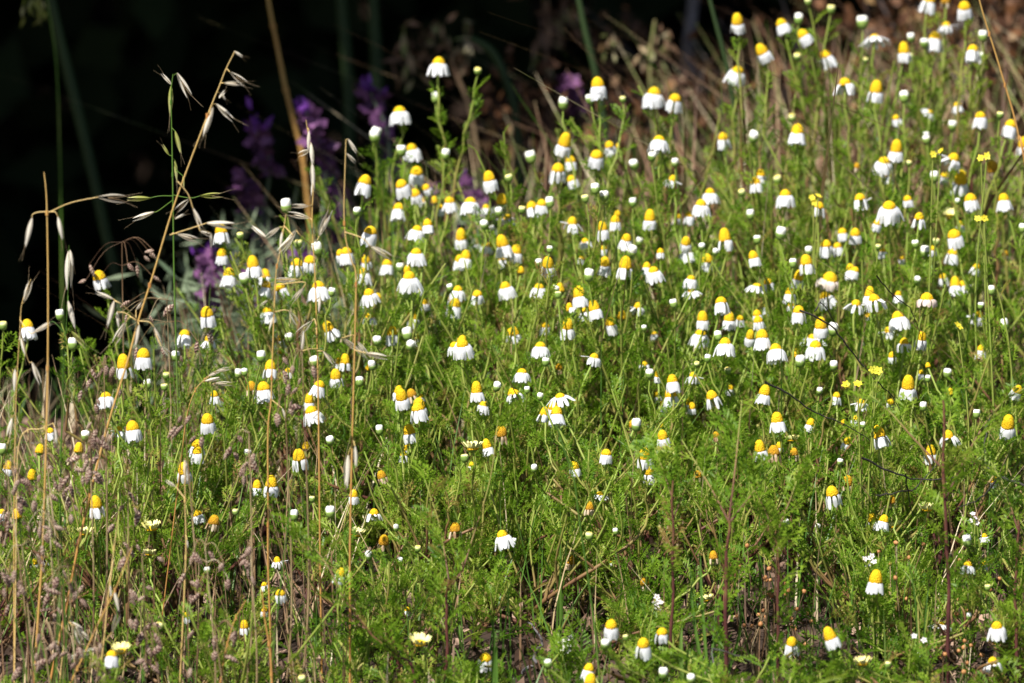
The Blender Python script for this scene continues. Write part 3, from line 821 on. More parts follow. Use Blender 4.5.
def leafy(b, pts, n, l0, l1, t0=0.0, t1=1.0):
    """Feathery leaves alternating along a stem."""
    seg = len(pts) - 1
    for k in range(n):
        t = (t0 + (t1 - t0) * (k + rng.uniform(0, 1)) / n) * seg
        i_ = min(int(t), seg - 1)
        p = pts[i_] + (pts[i_ + 1] - pts[i_]) * (t - i_)
        d = pts[i_ + 1] - pts[i_]
        d = d / (np.linalg.norm(d) + 1e-9)
        a = rng.uniform(0, 2 * math.pi)
        o = np.array([math.cos(a), math.sin(a), rng.uniform(-0.1, 0.4)])
        put_feather(b, p, o * 0.8 + d * rng.uniform(0.5, 1.3), rng.uniform(l0, l1), rng.uniform(-0.8, 0.8))


STEMCOUNT = 0


def plan_plant(hs):
    ys_ = np.array([h[2] for h in hs])
    d = depth_of(float(ys_.mean())) + rng.uniform(-0.035, 0.035)
    pos = []
    for h in hs:
        small = np.clip((11 - h[3]) * 0.02, 0, 0.09) if h[0] not in 'bg' else 0.0
        pos.append(at(h[1], h[2], d + small + rng.uniform(-0.03, 0.03)))
    return d, np.array(pos)


def make_plant(label, hs, d, pos):
    global OFF, TONE
    cx, cy = pos[:, 0].mean(), d - 2.5
    bx = cx + rng.normal(0, 0.05)
    by = cy + rng.uniform(-0.02, 0.06)
    base = np.array([bx, by, float(ground(bx, by)) - 0.004])
    top = pos[np.argmax(pos[:, 2])]
    hgt = max(0.06, top[2] - base[2])
    r = root('chamomile_plant', base, label, 'chamomile', 'chamomile plants of the meadow')
    OFF = base
    TONE = rng.normal(0, 0.10)
    red = rng.uniform(0.15, 1.0)
    sm, fm = MB(), MB()
    # main axis
    fork = np.array([cx, cy, base[2] + 0.58 * hgt]) * 0.6 + np.array([top[0], top[1], base[2] + 0.58 * hgt]) * 0.4
    lean = rng.normal(0, 0.025, 3) * np.array([1, 1, 0])
    axis = bez(base, base + np.array([0, 0, 0.25 * hgt]) + lean, fork - np.array([0, 0, 0.15 * hgt]) + lean, fork, 12)
    R0 = 0.0011 + 0.0016 * min(1, hgt / 0.4) * rng.uniform(0.5, 1.1)
    tone_ax = np.linspace(0.55 + 0.45 * red, 0.25 + 0.4 * red, 12)
    sm.tube(axis - base, np.linspace(R0, R0 * 0.62, 12), 6, tone_ax)
    leafy(fm, axis - base, int(2 + 9 * hgt), 0.008, 0.017, 0.4, 1.0)
    stems = []
    for h, p in zip(hs, pos):
        hd = np.linalg.norm((p - fork)[:2])
        zt = p[2] - max(0.05, hd * 1.9) - rng.uniform(0.0, 0.14)
        i_ = int(np.clip(np.searchsorted(axis[:, 2], zt), 1, 11))
        nd = axis[i_]
        ln = np.linalg.norm(p - nd)
        tl = R(h[4] * 0.9) + rng.normal(0, 0.12)
        upd = np.array([math.sin(tl), rng.normal(-0.02, 0.16), math.cos(tl)])
        upd /= np.linalg.norm(upd)
        wdt = h[3] * d / FPX * 1.08
        end = p - upd * wdt * 0.3
        out = (p - nd) / ln
        c1 = nd + (out * 0.8 + np.array([0, 0, 0.22])) * ln * 0.33
        c2 = end - (upd * 0.35 + out * 0.7) * ln * 0.3
        br = bez(nd, c1, c2, end, 12)
        br[1:-1] += rng.normal(0, 0.0012, (10, 3))
        pr = 0.00055 if h[0] in 'bg' else 0.00075
        sm.tube(br - base, np.linspace(max(pr * 1.25, R0 * 0.6), pr, 12), 5, np.linspace(0.3 + 0.55 * red, 0.02 + 0.15 * red, 12))
        nl = int(5 + ln * 60)
        leafy(fm, br - base, nl, 0.006, 0.016, 0.3, 0.92)
        stems.append(br)
        # the head
        q = Vector((0, 0, 1)).rotation_difference(Vector(upd)).to_matrix().to_4x4()
        rot = q @ Matrix.Rotation(rng.uniform(0, 2 * math.pi), 4, 'Z')
        m4 = Matrix.Translation(Vector(p - base)) @ rot @ Matrix.Scale(wdt, 4)
        k = h[0]
        if k in 'bg':
            hd_o = link('bud', BUDCUP, r, mat4=m4)
            link('bud_petals', B_[k][rng.integers(len(B_[k]))], hd_o)
        else:
            hd_o = link('flower_head', CUP, r, mat4=m4)
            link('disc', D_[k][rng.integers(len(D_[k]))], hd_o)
            if k != 'y':
                link('petals', P_[k][rng.integers(len(P_[k]))], hd_o)
            if k == 'w':
                hd_o['label'] = 'withered flower head with browned petals'
            elif k == 'u':
                hd_o['label'] = 'pale cream half-open cup flower'
    # barren side shoots
    for k in range(int(9 + rng.integers(0, 6))):
        i_ = rng.integers(0, 8)
        nd = axis[i_]
        a = rng.uniform(0, 2 * math.pi)
        L = rng.uniform(0.35, 0.95) * (top[2] - nd[2])
        e = nd + np.array([math.cos(a) * rng.uniform(0.15, 0.75), math.sin(a) * 0.3, 0.9]) * L
        e[2] = min(e[2], top[2] - 0.02)
        br = bez(nd, nd + (e - nd) * 0.33 + rng.normal(0, .004, 3), nd + (e - nd) * 0.66 + rng.normal(0, .004, 3) + np.array([0, 0, -.01]), e, 9)
        sm.tube(br - base, np.linspace(R0 * 0.66, 0.0006, 9), 5, np.linspace(0.4 + 0.55 * red, 0.05 + 0.2 * red, 9))
        leafy(fm, br - base, int(3 + L * 42), 0.006, 0.015, 0.45, 1.0)
    link('stem', sm.mesh('stem', M['stem']), r)
    link('foliage', fm.mesh('foliage', M['leaf'], smooth=False), r)
    OFF = np.zeros(3)
    TONE = 0.0
    return r


plans = [plan_plant(hs) if hs else None for hs in own]
HEADS = np.array([(h[1], h[2] + (0.22 * h[3] if h[0] not in 'bg' else -0.3 * h[3]), h[3] * (0.72 if h[0] not in 'bg' else 0.6), p[1]) for hs, pl in zip(own, plans) if hs for h, p in zip(hs, pl[1])])
for (px, py, label), hs, pl in zip(PLANTS, own, plans):
    if hs:
        make_plant(label, hs, *pl)
    else:
        print('EMPTY PLANT', px, py, label)
print('heads', len(heads), 'plants', sum(1 for o in own if o), 'max heads', max(len(o) for o in own))


# ------------------------------------------------------------------ wild oats
def spikelet_mb(kind=0):
    """Hanging oat spikelet of unit length along +x: two papery glumes gaping like a beak, florets and awns between."""
    b = MB()
    gap = (0.10, 0.05, 0.20, 0.08)[kind % 4]
    for s in (-1, 1):
        m = 9
        t = np.linspace(0, 1, m)
        wd = 0.078 * np.sin(math.pi * np.clip(t, 0.02, 1) ** 0.75) ** 0.9
        wd[-1] = 0.002
        y = s * (0.02 + gap * t ** 1.3 * 0.55 + 0.035 * np.sin(math.pi * t))
        rows = []
        for u in (-1, -0.5, 0, 0.5, 1):
            rows.append(np.stack([t * (1 - 0.04 * (s > 0)), y + s * 0.045 * (1 - u * u) * np.sin(math.pi * np.clip(t, .02, 1)), u * wd], -1))
        g = np.stack(rows, 1)
        i = (np.arange(m - 1)[:, None] * 5 + np.arange(4)[None]).ravel()
        b.add(g.reshape(-1, 3), np.stack([i, i + 1, i + 6, i + 5], -1), attr=np.repeat(0.1 + 0.5 * (1 - t), 5))
    if kind != 2:
        t = np.linspace(0, 1, 6)
        b.tube(np.stack([0.05 + t * 0.62, 0.0 * t, 0.01 * np.sin(t * 5)], -1), 0.035 * np.sin(math.pi * np.clip(t, .08, .96)), 6, attr=0.85)
    for k in range(2):
        s = 1 if k else -1
        p = spline([(0.35, 0.0, 0), (0.75, s * 0.05, 0.02), (0.95, s * 0.10, 0.03 * s), (1.45 + 0.1 * k, s * (0.22 + gap * 0.3), -0.04)], 4)
        b.tube(p, np.linspace(0.009, 0.003, len(p)), 3, mat=1)
    return b


SPK = [spikelet_mb(k).mesh('spikelet', [M['husk'], M['awn']]) for k in range(4)]
SPK_G = [spikelet_mb(k).mesh('spikelet', [M['green_husk'], M['awn']]) for k in range(2)]


def oat(label, d, path, arms, rad=(0.0011, 0.0005), tone=(1.0, 0.1), green=False, name='wild_oat', cat='wild oat', grp='wild oat stalks'):
    """path: stem pixels, top first. arms: (pixels from stem to spikelet base..., tip); the last leg is the spikelet."""
    pts = [at(x, y, d) for x, y in path]
    low = pts[-1].copy()
    g = float(ground(low[0], low[1])) - 0.004
    if low[2] > g + 0.01:
        dv = pts[-1] - pts[-2]
        s = (low[2] - g) / max(0.02, -dv[2])
        e = low + np.array([np.clip(dv[0] * s, -0.05, 0.05), 0, 0])
        e[2] = g
        pts.append(e)
    base = pts[-1].copy()
    base[2] = float(ground(base[0], base[1])) - 0.004
    pts[-1] = base
    rad = (rad[0] * 0.58, rad[1] * 0.42)
    r = root(name, base, label, cat, grp)
    sp_ = spline(pts, 5)[::-1]
    b = MB()
    b.tube(sp_ - base, np.linspace(rad[0], rad[1], len(sp_)), 6, np.linspace(tone[0], tone[1], len(sp_)))
    for z in (0.3, 0.58, 0.8):        # nodes on the straw
        k = int(z * (len(sp_) - 1))
        b.tube(sp_[k:k + 2] * np.array([[1], [0.0]]) + sp_[k] * np.array([[0], [1]]) + np.array([[0, 0, -.0015], [0, 0, .0015]]) - base, rad[0] * 1.12, 6, tone[0])
    for arm in arms:
        dd = d + rng.uniform(-0.012, 0.012)
        q = [at(x, y, d) for x, y in arm[:1]] + [at(x, y, dd) for x, y in arm[1:]]
        if len(q) > 2:
            c = spline(q[:-1], 5)
            b.tube(c - base, np.linspace(0.00035, 0.00025, len(c)), 4, 0.1)
        a0, a1 = q[-2], q[-1]
        L = float(np.linalg.norm(a1 - a0))
        m = frame(a1 - a0, rng.uniform(0.9, 2.2)) * L
        m4 = Matrix([[*m[0], 0], [*m[1], 0], [*m[2], 0], [0, 0, 0, 1]])
        m4.translation = Vector(a0 - base)
        link('spikelet', (SPK_G[rng.integers(2)] if green and rng.uniform() < 0.6 else SPK[rng.integers(4)]), r, mat4=m4)
    link('stem', b.mesh('oat_stem', M['straw'] if not green else M['grass']), r)
    return r


oat('tall slanted golden oat stalk crossing the black hollow, with white husks at its tip', 2.53,
    [(235, 51), (226, 69), (219, 87), (212, 104), (199, 138), (181, 186), (170, 218), (153, 275), (138, 322), (128, 360), (112, 411), (102, 447), (90, 495), (78, 547), (68, 600), (58, 645), (50, 683)],
    [[(234, 51), (243, 57)], [(227, 69), (230, 72), (247, 85)], [(221, 83), (224, 83), (244, 84)], [(218, 92), (220, 93), (226, 100)], [(213, 104), (216, 104), (234, 121)], [(219, 98), (225, 91)],
     [(212, 104), (213, 107), (204, 134)], [(210, 110), (210, 115), (203, 137)], [(181, 184), (178, 182), (188, 194), (193, 208), (202, 229)], [(188, 194), (189, 199), (176, 211)], [(172, 214), (175, 219), (185, 214)],
     [(190, 200), (196, 220), (200, 231), (212, 236)], [(170, 235), (195, 227), (207, 223), (236, 226)], [(172, 233), (177, 234), (200, 241)], [(200, 229), (211, 233), (211, 248)],
     [(137, 320), (126, 308), (113, 299), (95, 292)], [(137, 319), (121, 304), (114, 301), (107, 327)], [(137, 321), (125, 313), (117, 312), (119, 328)], [(137, 321), (130, 317), (126, 322), (113, 345)], [(139, 321), (149, 322), (154, 327), (161, 346)], [(154, 330), (161, 346), (171, 356)], [(138, 322), (139, 325), (135, 347)], [(136, 318), (136, 310), (143, 302)]],
    rad=(0.0017, 0.0006))
oat('straight golden oat stem rising at the far left, with one long bare arm', 2.50,
    [(44, 172), (46, 190), (47, 213), (48, 274), (48, 340), (47, 411), (45, 480), (42, 560), (38, 620), (34, 683)],
    [[(47, 212), (40, 212), (33, 214), (32, 218), (25, 247)], [(48, 212), (55, 212), (58, 217), (63, 240)], [(48, 213), (70, 203), (98, 197), (126, 199)]], rad=(0.0016, 0.0007), tone=(0.75, 0.3))
oat('blurred oat stalk with hanging husks behind the slanted golden stalk', 2.78,
    [(173, 74), (171, 95), (172, 140), (173, 200), (174, 270), (176, 340)],
    [[(173, 76), (172, 85), (161, 73)], [(172, 84), (171, 86), (170, 117)], [(173, 76), (177, 73), (190, 97)], [(172, 128), (175, 131), (181, 154)], [(172, 156), (169, 155), (162, 144)], [(172, 158), (175, 160), (177, 182)], [(173, 195), (190, 198), (200, 196), (223, 195)], [(173, 196), (160, 196), (150, 198), (126, 199)], [(173, 200), (158, 211), (154, 212), (132, 220)], [(176, 170), (183, 176), (184, 188)]],
    rad=(0.0013, 0.0007), green=True)
oat('thin brown oat stalk with husks pressed along its tip, beside purple lavender', 2.56,
    [(306, 120), (309, 140), (312, 165), (313, 190), (312, 225), (315, 274), (317, 334), (318, 386), (319, 450), (320, 548), (321, 620), (322, 683)],
    [[(308, 128), (309, 131), (308, 152)], [(309, 140), (311, 143), (313, 165)], [(312, 158), (312, 163), (313, 188)], [(313, 175), (314, 178), (312, 196)], [(310, 150), (298, 155)], [(312, 205), (309, 206), (291, 206)], [(312, 220), (310, 218), (286, 213)], [(315, 246), (319, 236), (331, 209)], [(312, 246), (300, 235), (296, 230), (281, 253)], [(317, 351), (323, 351), (336, 366)], [(316, 300), (320, 297), (319, 313)], [(318, 349), (309, 349), (302, 351), (303, 330)], [(317, 340), (315, 320), (312, 321), (296, 336)]], rad=(0.0012, 0.0005))
oat('orange oat stem with pale husks hanging in a loose spray below the lavender', 2.54,
    [(286, 214), (282, 240), (278, 262), (276, 274), (274, 314), (272, 370), (271, 402), (268, 430), (268, 500), (268, 560), (270, 620), (272, 683)],
    [[(283, 227), (280, 227), (265, 238)], [(266, 237), (251, 226)], [(284, 226), (292, 234), (293, 236), (277, 253)], [(284, 228), (282, 232), (280, 249)], [(277, 280), (300, 279), (296, 280), (273, 280)], [(276, 285), (304, 282), (303, 288), (291, 303)], [(275, 312), (284, 310), (289, 311), (299, 325)], [(275, 310), (268, 300), (260, 306)], [(274, 312), (273, 317), (269, 331)], [(272, 400), (282, 408), (286, 419)]], rad=(0.0012, 0.0006))
oat('second orange oat stem, right of the first two, with a few white husks', 2.52,
    [(346, 140), (345, 170), (344, 210), (346, 240), (352, 262), (356, 276), (355, 334), (353, 411), (352, 450), (350, 548), (350, 620), (350, 683)],
    [[(346, 140), (348, 139), (357, 153)], [(345, 150), (346, 153), (356, 163)], [(354, 335), (344, 338), (352, 344), (368, 358)], [(355, 340), (357, 341), (370, 360)], [(354, 350), (366, 353), (388, 358)], [(345, 232), (362, 238), (370, 246), (394, 259)], [(353, 440), (348, 455), (346, 488)], [(353, 440), (355, 446), (356, 468)], [(352, 335), (342, 338), (360, 352)]], rad=(0.0013, 0.0006))
oat('thin grey-green oat stalk with small hooked husks left of the straight golden stem', 2.52,
    [(31, 279), (22, 303), (20, 330), (18, 360), (16, 400), (15, 450), (14, 520), (14, 600)],
    [[(22, 304), (24, 302), (31, 280)], [(20, 326), (21, 338), (26, 356)], [(20, 330), (28, 360), (32, 362), (41, 385)], [(17, 366), (15, 369), (14, 392)], [(20, 320), (30, 333), (35, 332), (52, 322)]], rad=(0.0008, 0.0004), tone=(0.4, 0.2))
oat('green-husked oat stalk in the gap right of the straight golden stem', 2.54,
    [(69, 245), (68, 290), (66, 330), (64, 352), (62, 420), (60, 500), (58, 600)],
    [[(68, 250), (69, 251), (69, 290)], [(68, 296), (68, 301), (75, 329)], [(64, 335), (68, 329), (71, 331), (87, 348)], [(64, 332), (54, 322), (50, 323), (34, 332)], [(69, 250), (70, 250), (73, 266)]], rad=(0.0008, 0.0004), green=True)
oat('pale straw oat stalk leaning at the bottom left, one gaping white husk', 2.46,
    [(118, 520), (114, 548), (109, 590), (104, 640), (99, 683)],
    [[(113, 560), (110, 585), (111, 597)], [(110, 585), (114, 590), (119, 612)], [(104, 640), (98, 648), (70, 658)], [(106, 640), (112, 632), (119, 613)]], rad=(0.0011, 0.0006), tone=(0.3, 0.0))
oat('upright yellow-green oat stem with a white husk at its tip, lower left', 2.49,
    [(185, 458), (185, 500), (186, 548), (184, 600), (180, 683)], [[(185, 460), (185, 459), (187, 483)], [(186, 500), (176, 487), (165, 480)], [(186, 535), (187, 540), (188, 548)]], rad=(0.0012, 0.0006), tone=(0.3, 0.2))
oat('bent dry oat spray with brown twisted husks, left of the upright daisy pair', 2.60,
    [(214, 372), (206, 379), (199, 385), (193, 395), (186, 420), (180, 470)], [[(213, 373), (216, 371), (231, 368)], [(204, 380), (208, 376), (222, 370)], [(203, 381), (205, 381), (221, 378)], [(212, 385), (215, 383), (233, 384)]], rad=(0.0007, 0.0004))
oat('short dry oat with drooping white husks among quaking grass, bottom left', 2.47,
    [(70, 615), (66, 632), (62, 660), (60, 683)], [[(70, 617), (69, 621), (84, 630)], [(69, 622), (75, 626), (90, 640)], [(69, 622), (74, 628), (84, 646)], [(67, 640), (76, 656), (94, 651)], [(66, 650), (71, 658), (86, 655)]], rad=(0.0008, 0.0005), tone=(.3, 0))
oat('arching white oat straw bent like a hook beside the straight golden stem', 2.52,
    [(53, 423), (47, 426), (40, 429), (28, 430), (20, 440), (17, 470), (16, 560)], [[(53, 423), (55, 428), (56, 444)], [(28, 440), (29, 443), (38, 443)], [(14, 415), (12, 418), (8, 436)]], rad=(0.0008, 0.0005), tone=(0.1, 0.0))
oat('long tan straw leaning in from the top edge on the upper right', 2.86,
    [(976, -12), (985, 20), (996, 55), (1005, 85), (1013, 112), (1019, 137), (1028, 180)], [], rad=(0.0014, 0.0011), tone=(0.9, 0.6))
oat('dark green bare grass stem passing in front of the tall-coned daisy', 2.47,
    [(305, 395), (300, 430), (295, 470), (290, 510), (285, 548), (279, 600), (272, 665)], [], rad=(0.0009, 0.0006), green=True, name='grass_stalk', cat='grass', grp='bare grass stems')
oat('brown dead stem slanting across the bottom left corner', 2.45,
    [(132, 548), (115, 590), (100, 620), (84, 655), (70, 685)], [], rad=(0.0011, 0.0007), tone=(0.7, 0.5), name='dead_stalk', cat='dead stem', grp='bare dead stems')
oat('orange dead stem leaning right beside the lower orange oat stem', 2.46,
    [(262, 590), (265, 620), (270, 650), (272, 684)], [], rad=(0.0016, 0.0008), tone=(0.9, 0.8), name='dead_stalk', cat='dead stem', grp='bare dead stems')
oat('orange dead stem forking leftward to the bottom edge, below the round cone daisy', 2.46,
    [(246, 600), (234, 622), (226, 650), (220, 684)], [], rad=(0.0011, 0.0006), tone=(0.9, 0.7), name='dead_stalk', cat='dead stem', grp='bare dead stems')
oat('long pale bent stalk standing behind the thin cone daisy, lower middle', 2.50,
    [(556, 424), (563, 446), (574, 480), (578, 510), (583, 545), (587, 570), (593, 615), (596, 640)], [], rad=(0.0011, 0.0011), tone=(0.1, 0.05), green=True, name='dead_stalk', cat='dead stem', grp='bare dead stems')
oat('tall blurred tan stalk standing in the black hollow above the lavender', 3.55,
    [(264, -30), (270, 10), (278, 50), (286, 90), (296, 130), (303, 160), (312, 240)], [], rad=(0.0042, 0.0032), tone=(0.8, 0.55))

# ------------------------------------------------------------------ quaking grass
def briza_spk():
    """A plump, slightly flattened oval of overlapping scales, alternating left and right, each dark with a pale rim."""
    b = MB()
    n, sides, nsc = 43, 14, (4, 5)[rng.integers(2)]
    z = np.linspace(0, 1, n)
    th = np.arange(sides) / sides * 2 * math.pi
    lean = rng.uniform(-0.08, 0.08)
    v, at_ = np.zeros((n, sides, 3)), np.zeros((n, sides))
    for j, a in enumerate(th):
        side = 0.5 if math.cos(a) < 0 else 0.0
        ph = (z * nsc + side - 0.55 * abs(math.sin(a))) % 1.0            # 0 at a scale's base, 1 at its rim
        r = 0.30 * np.sin(math.pi * np.clip(z, 0.03, 0.985) ** 0.8) ** 0.75 * (0.80 + 0.34 * ph)
        v[:, j, 0] = r * math.cos(a) + lean * np.sin(math.pi * z)
        v[:, j, 1] = r * math.sin(a) * 0.72
        v[:, j, 2] = -z - 0.03 * ph
        at_[:, j] = np.clip(0.02 + 1.0 * ph ** 1.8, 0, 1) + rng.normal(0, 0.04)
    i = np.arange(n - 1)[:, None] * sides
    j = np.arange(sides)[None]
    k = (j + 1) % sides
    b.add(v.reshape(-1, 3), np.stack([i + j, i + k, i + sides + k, i + sides + j], -1).reshape(-1, 4), attr=at_.ravel())
    return b


BRZ = [briza_spk().mesh('spikelet', M['briza']) for _ in range(4)]


def briza(label, d, cx, cy, w, h, n, lean=0.0):
    top = at(cx + lean * 20, cy - h * 0.5, d)
    bp = at(cx - lean * 40, 690, d)
    base = np.array([bp[0], d - 2.5, 0])
    base[2] = float(ground(base[0], base[1])) - 0.004
    r = root('quaking_grass', base, label, 'quaking grass', 'quaking grass in the lower meadow')
    st = spline([base, (base * 0.6 + top * 0.4) + np.array([0.006, 0, 0]), top], 8)
    b = MB()
    b.tube(st - base, np.linspace(0.0008, 0.0003, len(st)), 5, np.linspace(0.5, 0.3, len(st)))
    for k in range(n):
        x, y = cx + rng.uniform(-w, w) * 0.5, cy + rng.uniform(-h, h) * 0.5
        p = at(x, y, d + rng.uniform(-0.02, 0.02))
        i_ = int(np.clip(np.searchsorted(st[:, 2], p[2] + rng.uniform(0.0, 0.015)), 3, len(st) - 1))
        a = st[i_]
        mid = (a + p) / 2 + np.array([0, 0, 0.006])
        c = spline([a, mid, p], 4)
        b.tube(c - base, 0.0002, 3, 0.4)
        s = rng.uniform(0.0045, 0.0088)
        rot = Matrix.Rotation(rng.normal(0, 0.6), 4, 'Y') @ Matrix.Rotation(rng.uniform(0, 3.1), 4, 'Z')
        link('spikelet', BRZ[k % 4], r, mat4=Matrix.Translation(Vector(p - base)) @ rot @ Matrix.Diagonal((s * .8, s * .8, s * rng.uniform(.85, 1.25), 1)))
    link('stem', b.mesh('briza_stem', M['dry']), r)


for a in [
    ('quaking grass with dark heads bunched against the slanted oat stalk, above the bare yellow disc', 2.50, 100, 428, 24, 30, 9, 0.3),
    ('quaking grass with purple heads hanging just below the bare yellow disc', 2.50, 86, 458, 34, 40, 12, 0.2),
    ('quaking grass with heads spread round the straight golden stem, halfway down', 2.51, 50, 475, 40, 44, 12, -0.2),
    ('quaking grass with heads touching the far left edge below the hooked straw', 2.50, 12, 492, 26, 60, 9, -0.3),
    ('quaking grass with crowded pale heads between golden stem and slanted stalk', 2.48, 46, 520, 60, 50, 14, 0.1),
    ('quaking grass with heads right of the slanted stalk by the cone daisy', 2.52, 122, 520, 36, 60, 9, 0.3),
    ('quaking grass with pinkish heads low on the far left edge', 2.46, 22, 575, 44, 60, 11, 0.0),
    ('quaking grass with pinkish heads in a band left of the pale straw oat', 2.45, 66, 592, 44, 50, 13, 0.1),
    ('quaking grass with few round heads right of the pale straw oat, bottom left', 2.47, 138, 590, 40, 70, 10, 0.2),
    ('quaking grass with heads trailing at the bottom left corner', 2.43, 42, 648, 80, 50, 13, 0.0),
    ('quaking grass with dark heads by the bottom edge left of the square daisy', 2.44, 92, 655, 36, 40, 8, 0.1),
    ('quaking grass with small heads around the yellow cup, bottom left', 2.45, 150, 640, 34, 50, 9, -0.1),
    ('quaking grass with purple heads above the small daisy at the bottom left', 2.47, 205, 570, 50, 50, 11, 0.0),
    ('quaking grass with heads over the round cone daisy beside the orange stem', 2.47, 248, 568, 22, 44, 6, 0.1),
    ('quaking grass with pale heads at the bottom edge between oat stems', 2.44, 215, 650, 56, 40, 8, 0.0),
    ('quaking grass with striped heads in front of the two stacked daisies', 2.50, 186, 425, 36, 30, 7, -0.1),
    ('quaking grass with curved striped heads left of the tall-coned daisy', 2.50, 245, 455, 44, 44, 10, 0.2),
    ('quaking grass with dark purple heads hanging across the orange oat stem', 2.51, 300, 372, 40, 44, 8, 0.1),
    ('quaking grass with two dark heads under the daisies between orange stems', 2.51, 283, 408, 28, 22, 5, 0.1),
    ('quaking grass with dry heads behind the fringed daisy, left', 2.55, 100, 385, 50, 40, 9, 0.2),
    ('quaking grass with blurred pale heads in the black hollow behind the oat arm', 2.86, 118, 262, 76, 40, 9, 0.2),
    ('quaking grass with blurred rosy heads left of the upright daisy pair', 2.80, 165, 330, 110, 60, 11, 0.1),
]:
    briza(*a)


# ------------------------------------------------------------------ lavender, blurred behind
def lavender(label, d, spikes, bushx, w, h):
    bp = at(bushx, 300, d)
    base = np.array([bp[0], d - 2.5, 0.0])
    base[2] = float(ground(base[0], base[1])) - 0.01
    r = root('lavender_bush', base, label, 'lavender', 'lavender bushes behind the meadow')
    st, lf = MB(), MB()
    for (x, y, ln, tuft) in spikes:
        tip = at(x, y, d + rng.uniform(-0.06, 0.06))
        e = at(x + ln * 0.35, y + ln, d)
        c = spline([base + np.array([rng.normal(0, .02), 0, 0]), (base + e) / 2 + np.array([rng.normal(0, .01), 0, .02]), e, tip], 6)
        st.tube(c - base, np.linspace(0.0018, 0.001, len(c)), 5, 0.6)
        for k in range(5):
            i_ = rng.integers(3, len(c) - 6)
            pts = np.repeat(c[i_][None] - base, 10, 0) + rng.normal(0, 0.004, (10, 3))
            leaf_cloud(lf, pts, 0.018, -0.6, 0.14)
        ax = (tip - e) / np.linalg.norm(tip - e)
        L = np.linalg.norm(tip - e)
        sb, tb = MB(), MB()
        for k in range(70):
            t = rng.uniform(0, 1)
            a = rng.uniform(0, 6.28)
            rr = 0.0052 * (0.6 + 0.4 * math.sin(math.pi * t))
            p = e + ax * L * t + np.array([math.cos(a) * rr, math.sin(a) * rr, 0]) - base
            leaf_cloud(sb, p[None], 0.011, -0.5, 0.8)
        link('spike', sb.mesh('spike', M['lav_spike']), r)
        if tuft:
            for k in range(14):
                leaf_cloud(tb, (tip + rng.normal(0, 0.0035, 3) - base)[None], 0.013 * tuft, -1.6, 0.4)
            link('bract_tuft', tb.mesh('bract_tuft', M['violet']), r)
    n = 560
    q = rng.normal(0, 1, (n, 3)) * np.array([w * 0.26, 0.05, h * 0.17]) + np.array([0, 0, h * 0.38])
    q = q[q[:, 2] < h * 0.55]
    leaf_cloud(lf, q, 0.022, -0.7, 0.13)
    link('stem', st.mesh('lavender_stem', M['lav_leaf']), r)
    link('foliage', lf.mesh('lavender_foliage', M['lav_leaf']), r)


lavender('blurred lavender with its brightest violet tuft left of the tan stalk', 3.45, [(254, 128, 45, 1.1), (240, 175, 40, 0), (262, 232, 40, 0.7)], 262, 0.16, 0.34)
lavender('blurred lavender with paired purple spikes right of the tan stalk', 3.4, [(306, 112, 55, 0.9), (325, 160, 60, 0), (332, 222, 45, 0.5)], 320, 0.18, 0.34)
lavender('blurred lavender spike with violet tip just left of the edge daisy', 3.4, [(370, 92, 55, 0.9), (392, 150, 45, 0), (430, 190, 50, 0.0)], 392, 0.2, 0.36)
lavender('blurred low lavender with dull purple heads behind the first two daisies', 3.2, [(206, 258, 36, 0.7), (235, 265, 40, 0.5), (203, 290, 40, 0)], 222, 0.14, 0.24)
lavender('blurred purple lavender heads behind the crowd of small daisies', 3.3, [(468, 182, 40, 0.3), (350, 250, 45, 0.0), (300, 255, 50, 0.4)], 400, 0.22, 0.28)
lavender('fuzzy pale grey-green lavender tip without violet, upper middle', 3.7, [(566, 80, 40, 0.0)], 575, 0.16, 0.36)

# ------------------------------------------------------------------ dry rusty shrubs at the back, right
def dry_shrub(label, d, px, ptop, w, n=2600):
    bp = at(px, 300, d)
    base = np.array([bp[0], d - 2.5, 0.0])
    base[2] = float(ground(base[0], base[1])) - 0.01
    h = max(0.12, at(px, ptop, d)[2] - base[2])
    r = root('dry_shrub', base, label, 'dry shrub', 'dry rusty shrubs at the back')
    st, lf = MB(), MB()
    for k in range(14):
        e = np.array([rng.normal(0, w * 0.4), rng.normal(0, 0.1), h * rng.uniform(0.6, 1.0)])
        c = spline([np.zeros(3), e * np.array([.4, .4, .5]) + rng.normal(0, .01, 3), e], 6)
        st.tube(c, np.linspace(0.003, 0.001, len(c)), 5)
        m = n // 14
        t = rng.uniform(0.25, 1.0, m) * (len(c) - 1)
        pts = c[t.astype(int)] + rng.normal(0, 0.02, (m, 3))
        leaf_cloud(lf, pts, 0.014, 0.0, 0.6)
    link('branches', st.mesh('branches', M['twig']), r)
    link('foliage', lf.mesh('foliage', M['rust']), r)


for a in [
    ('low rusty dry shrub under the fuzzy grey-green lavender tip', 3.8, 530, 150, 0.2),
    ('rusty dry shrub with tan bits behind the two equal daisies', 3.8, 615, 55, 0.22),
    ('rusty dry shrub around the foot of the grey dead branch', 3.7, 705, 55, 0.22),
    ('rusty dry shrub behind the leaning daisies at the top edge', 3.8, 790, 0, 0.24),
    ('dark red-brown dry shrub behind the flat parasol daisy', 3.9, 880, -40, 0.26),
    ('dark red-brown dry shrub right of the flat parasol daisy at the top edge', 3.8, 955, -50, 0.26),
    ('dark red-brown dry shrub in the top right corner', 3.75, 1035, -30, 0.26),
    ('low brown dry shrub behind the brown field, right of the crisp apart daisy', 3.5, 835, 130, 0.26),
    ('low brown dry shrub behind the step of three daisies', 3.5, 735, 140, 0.26),
]:
    dry_shrub(*a)

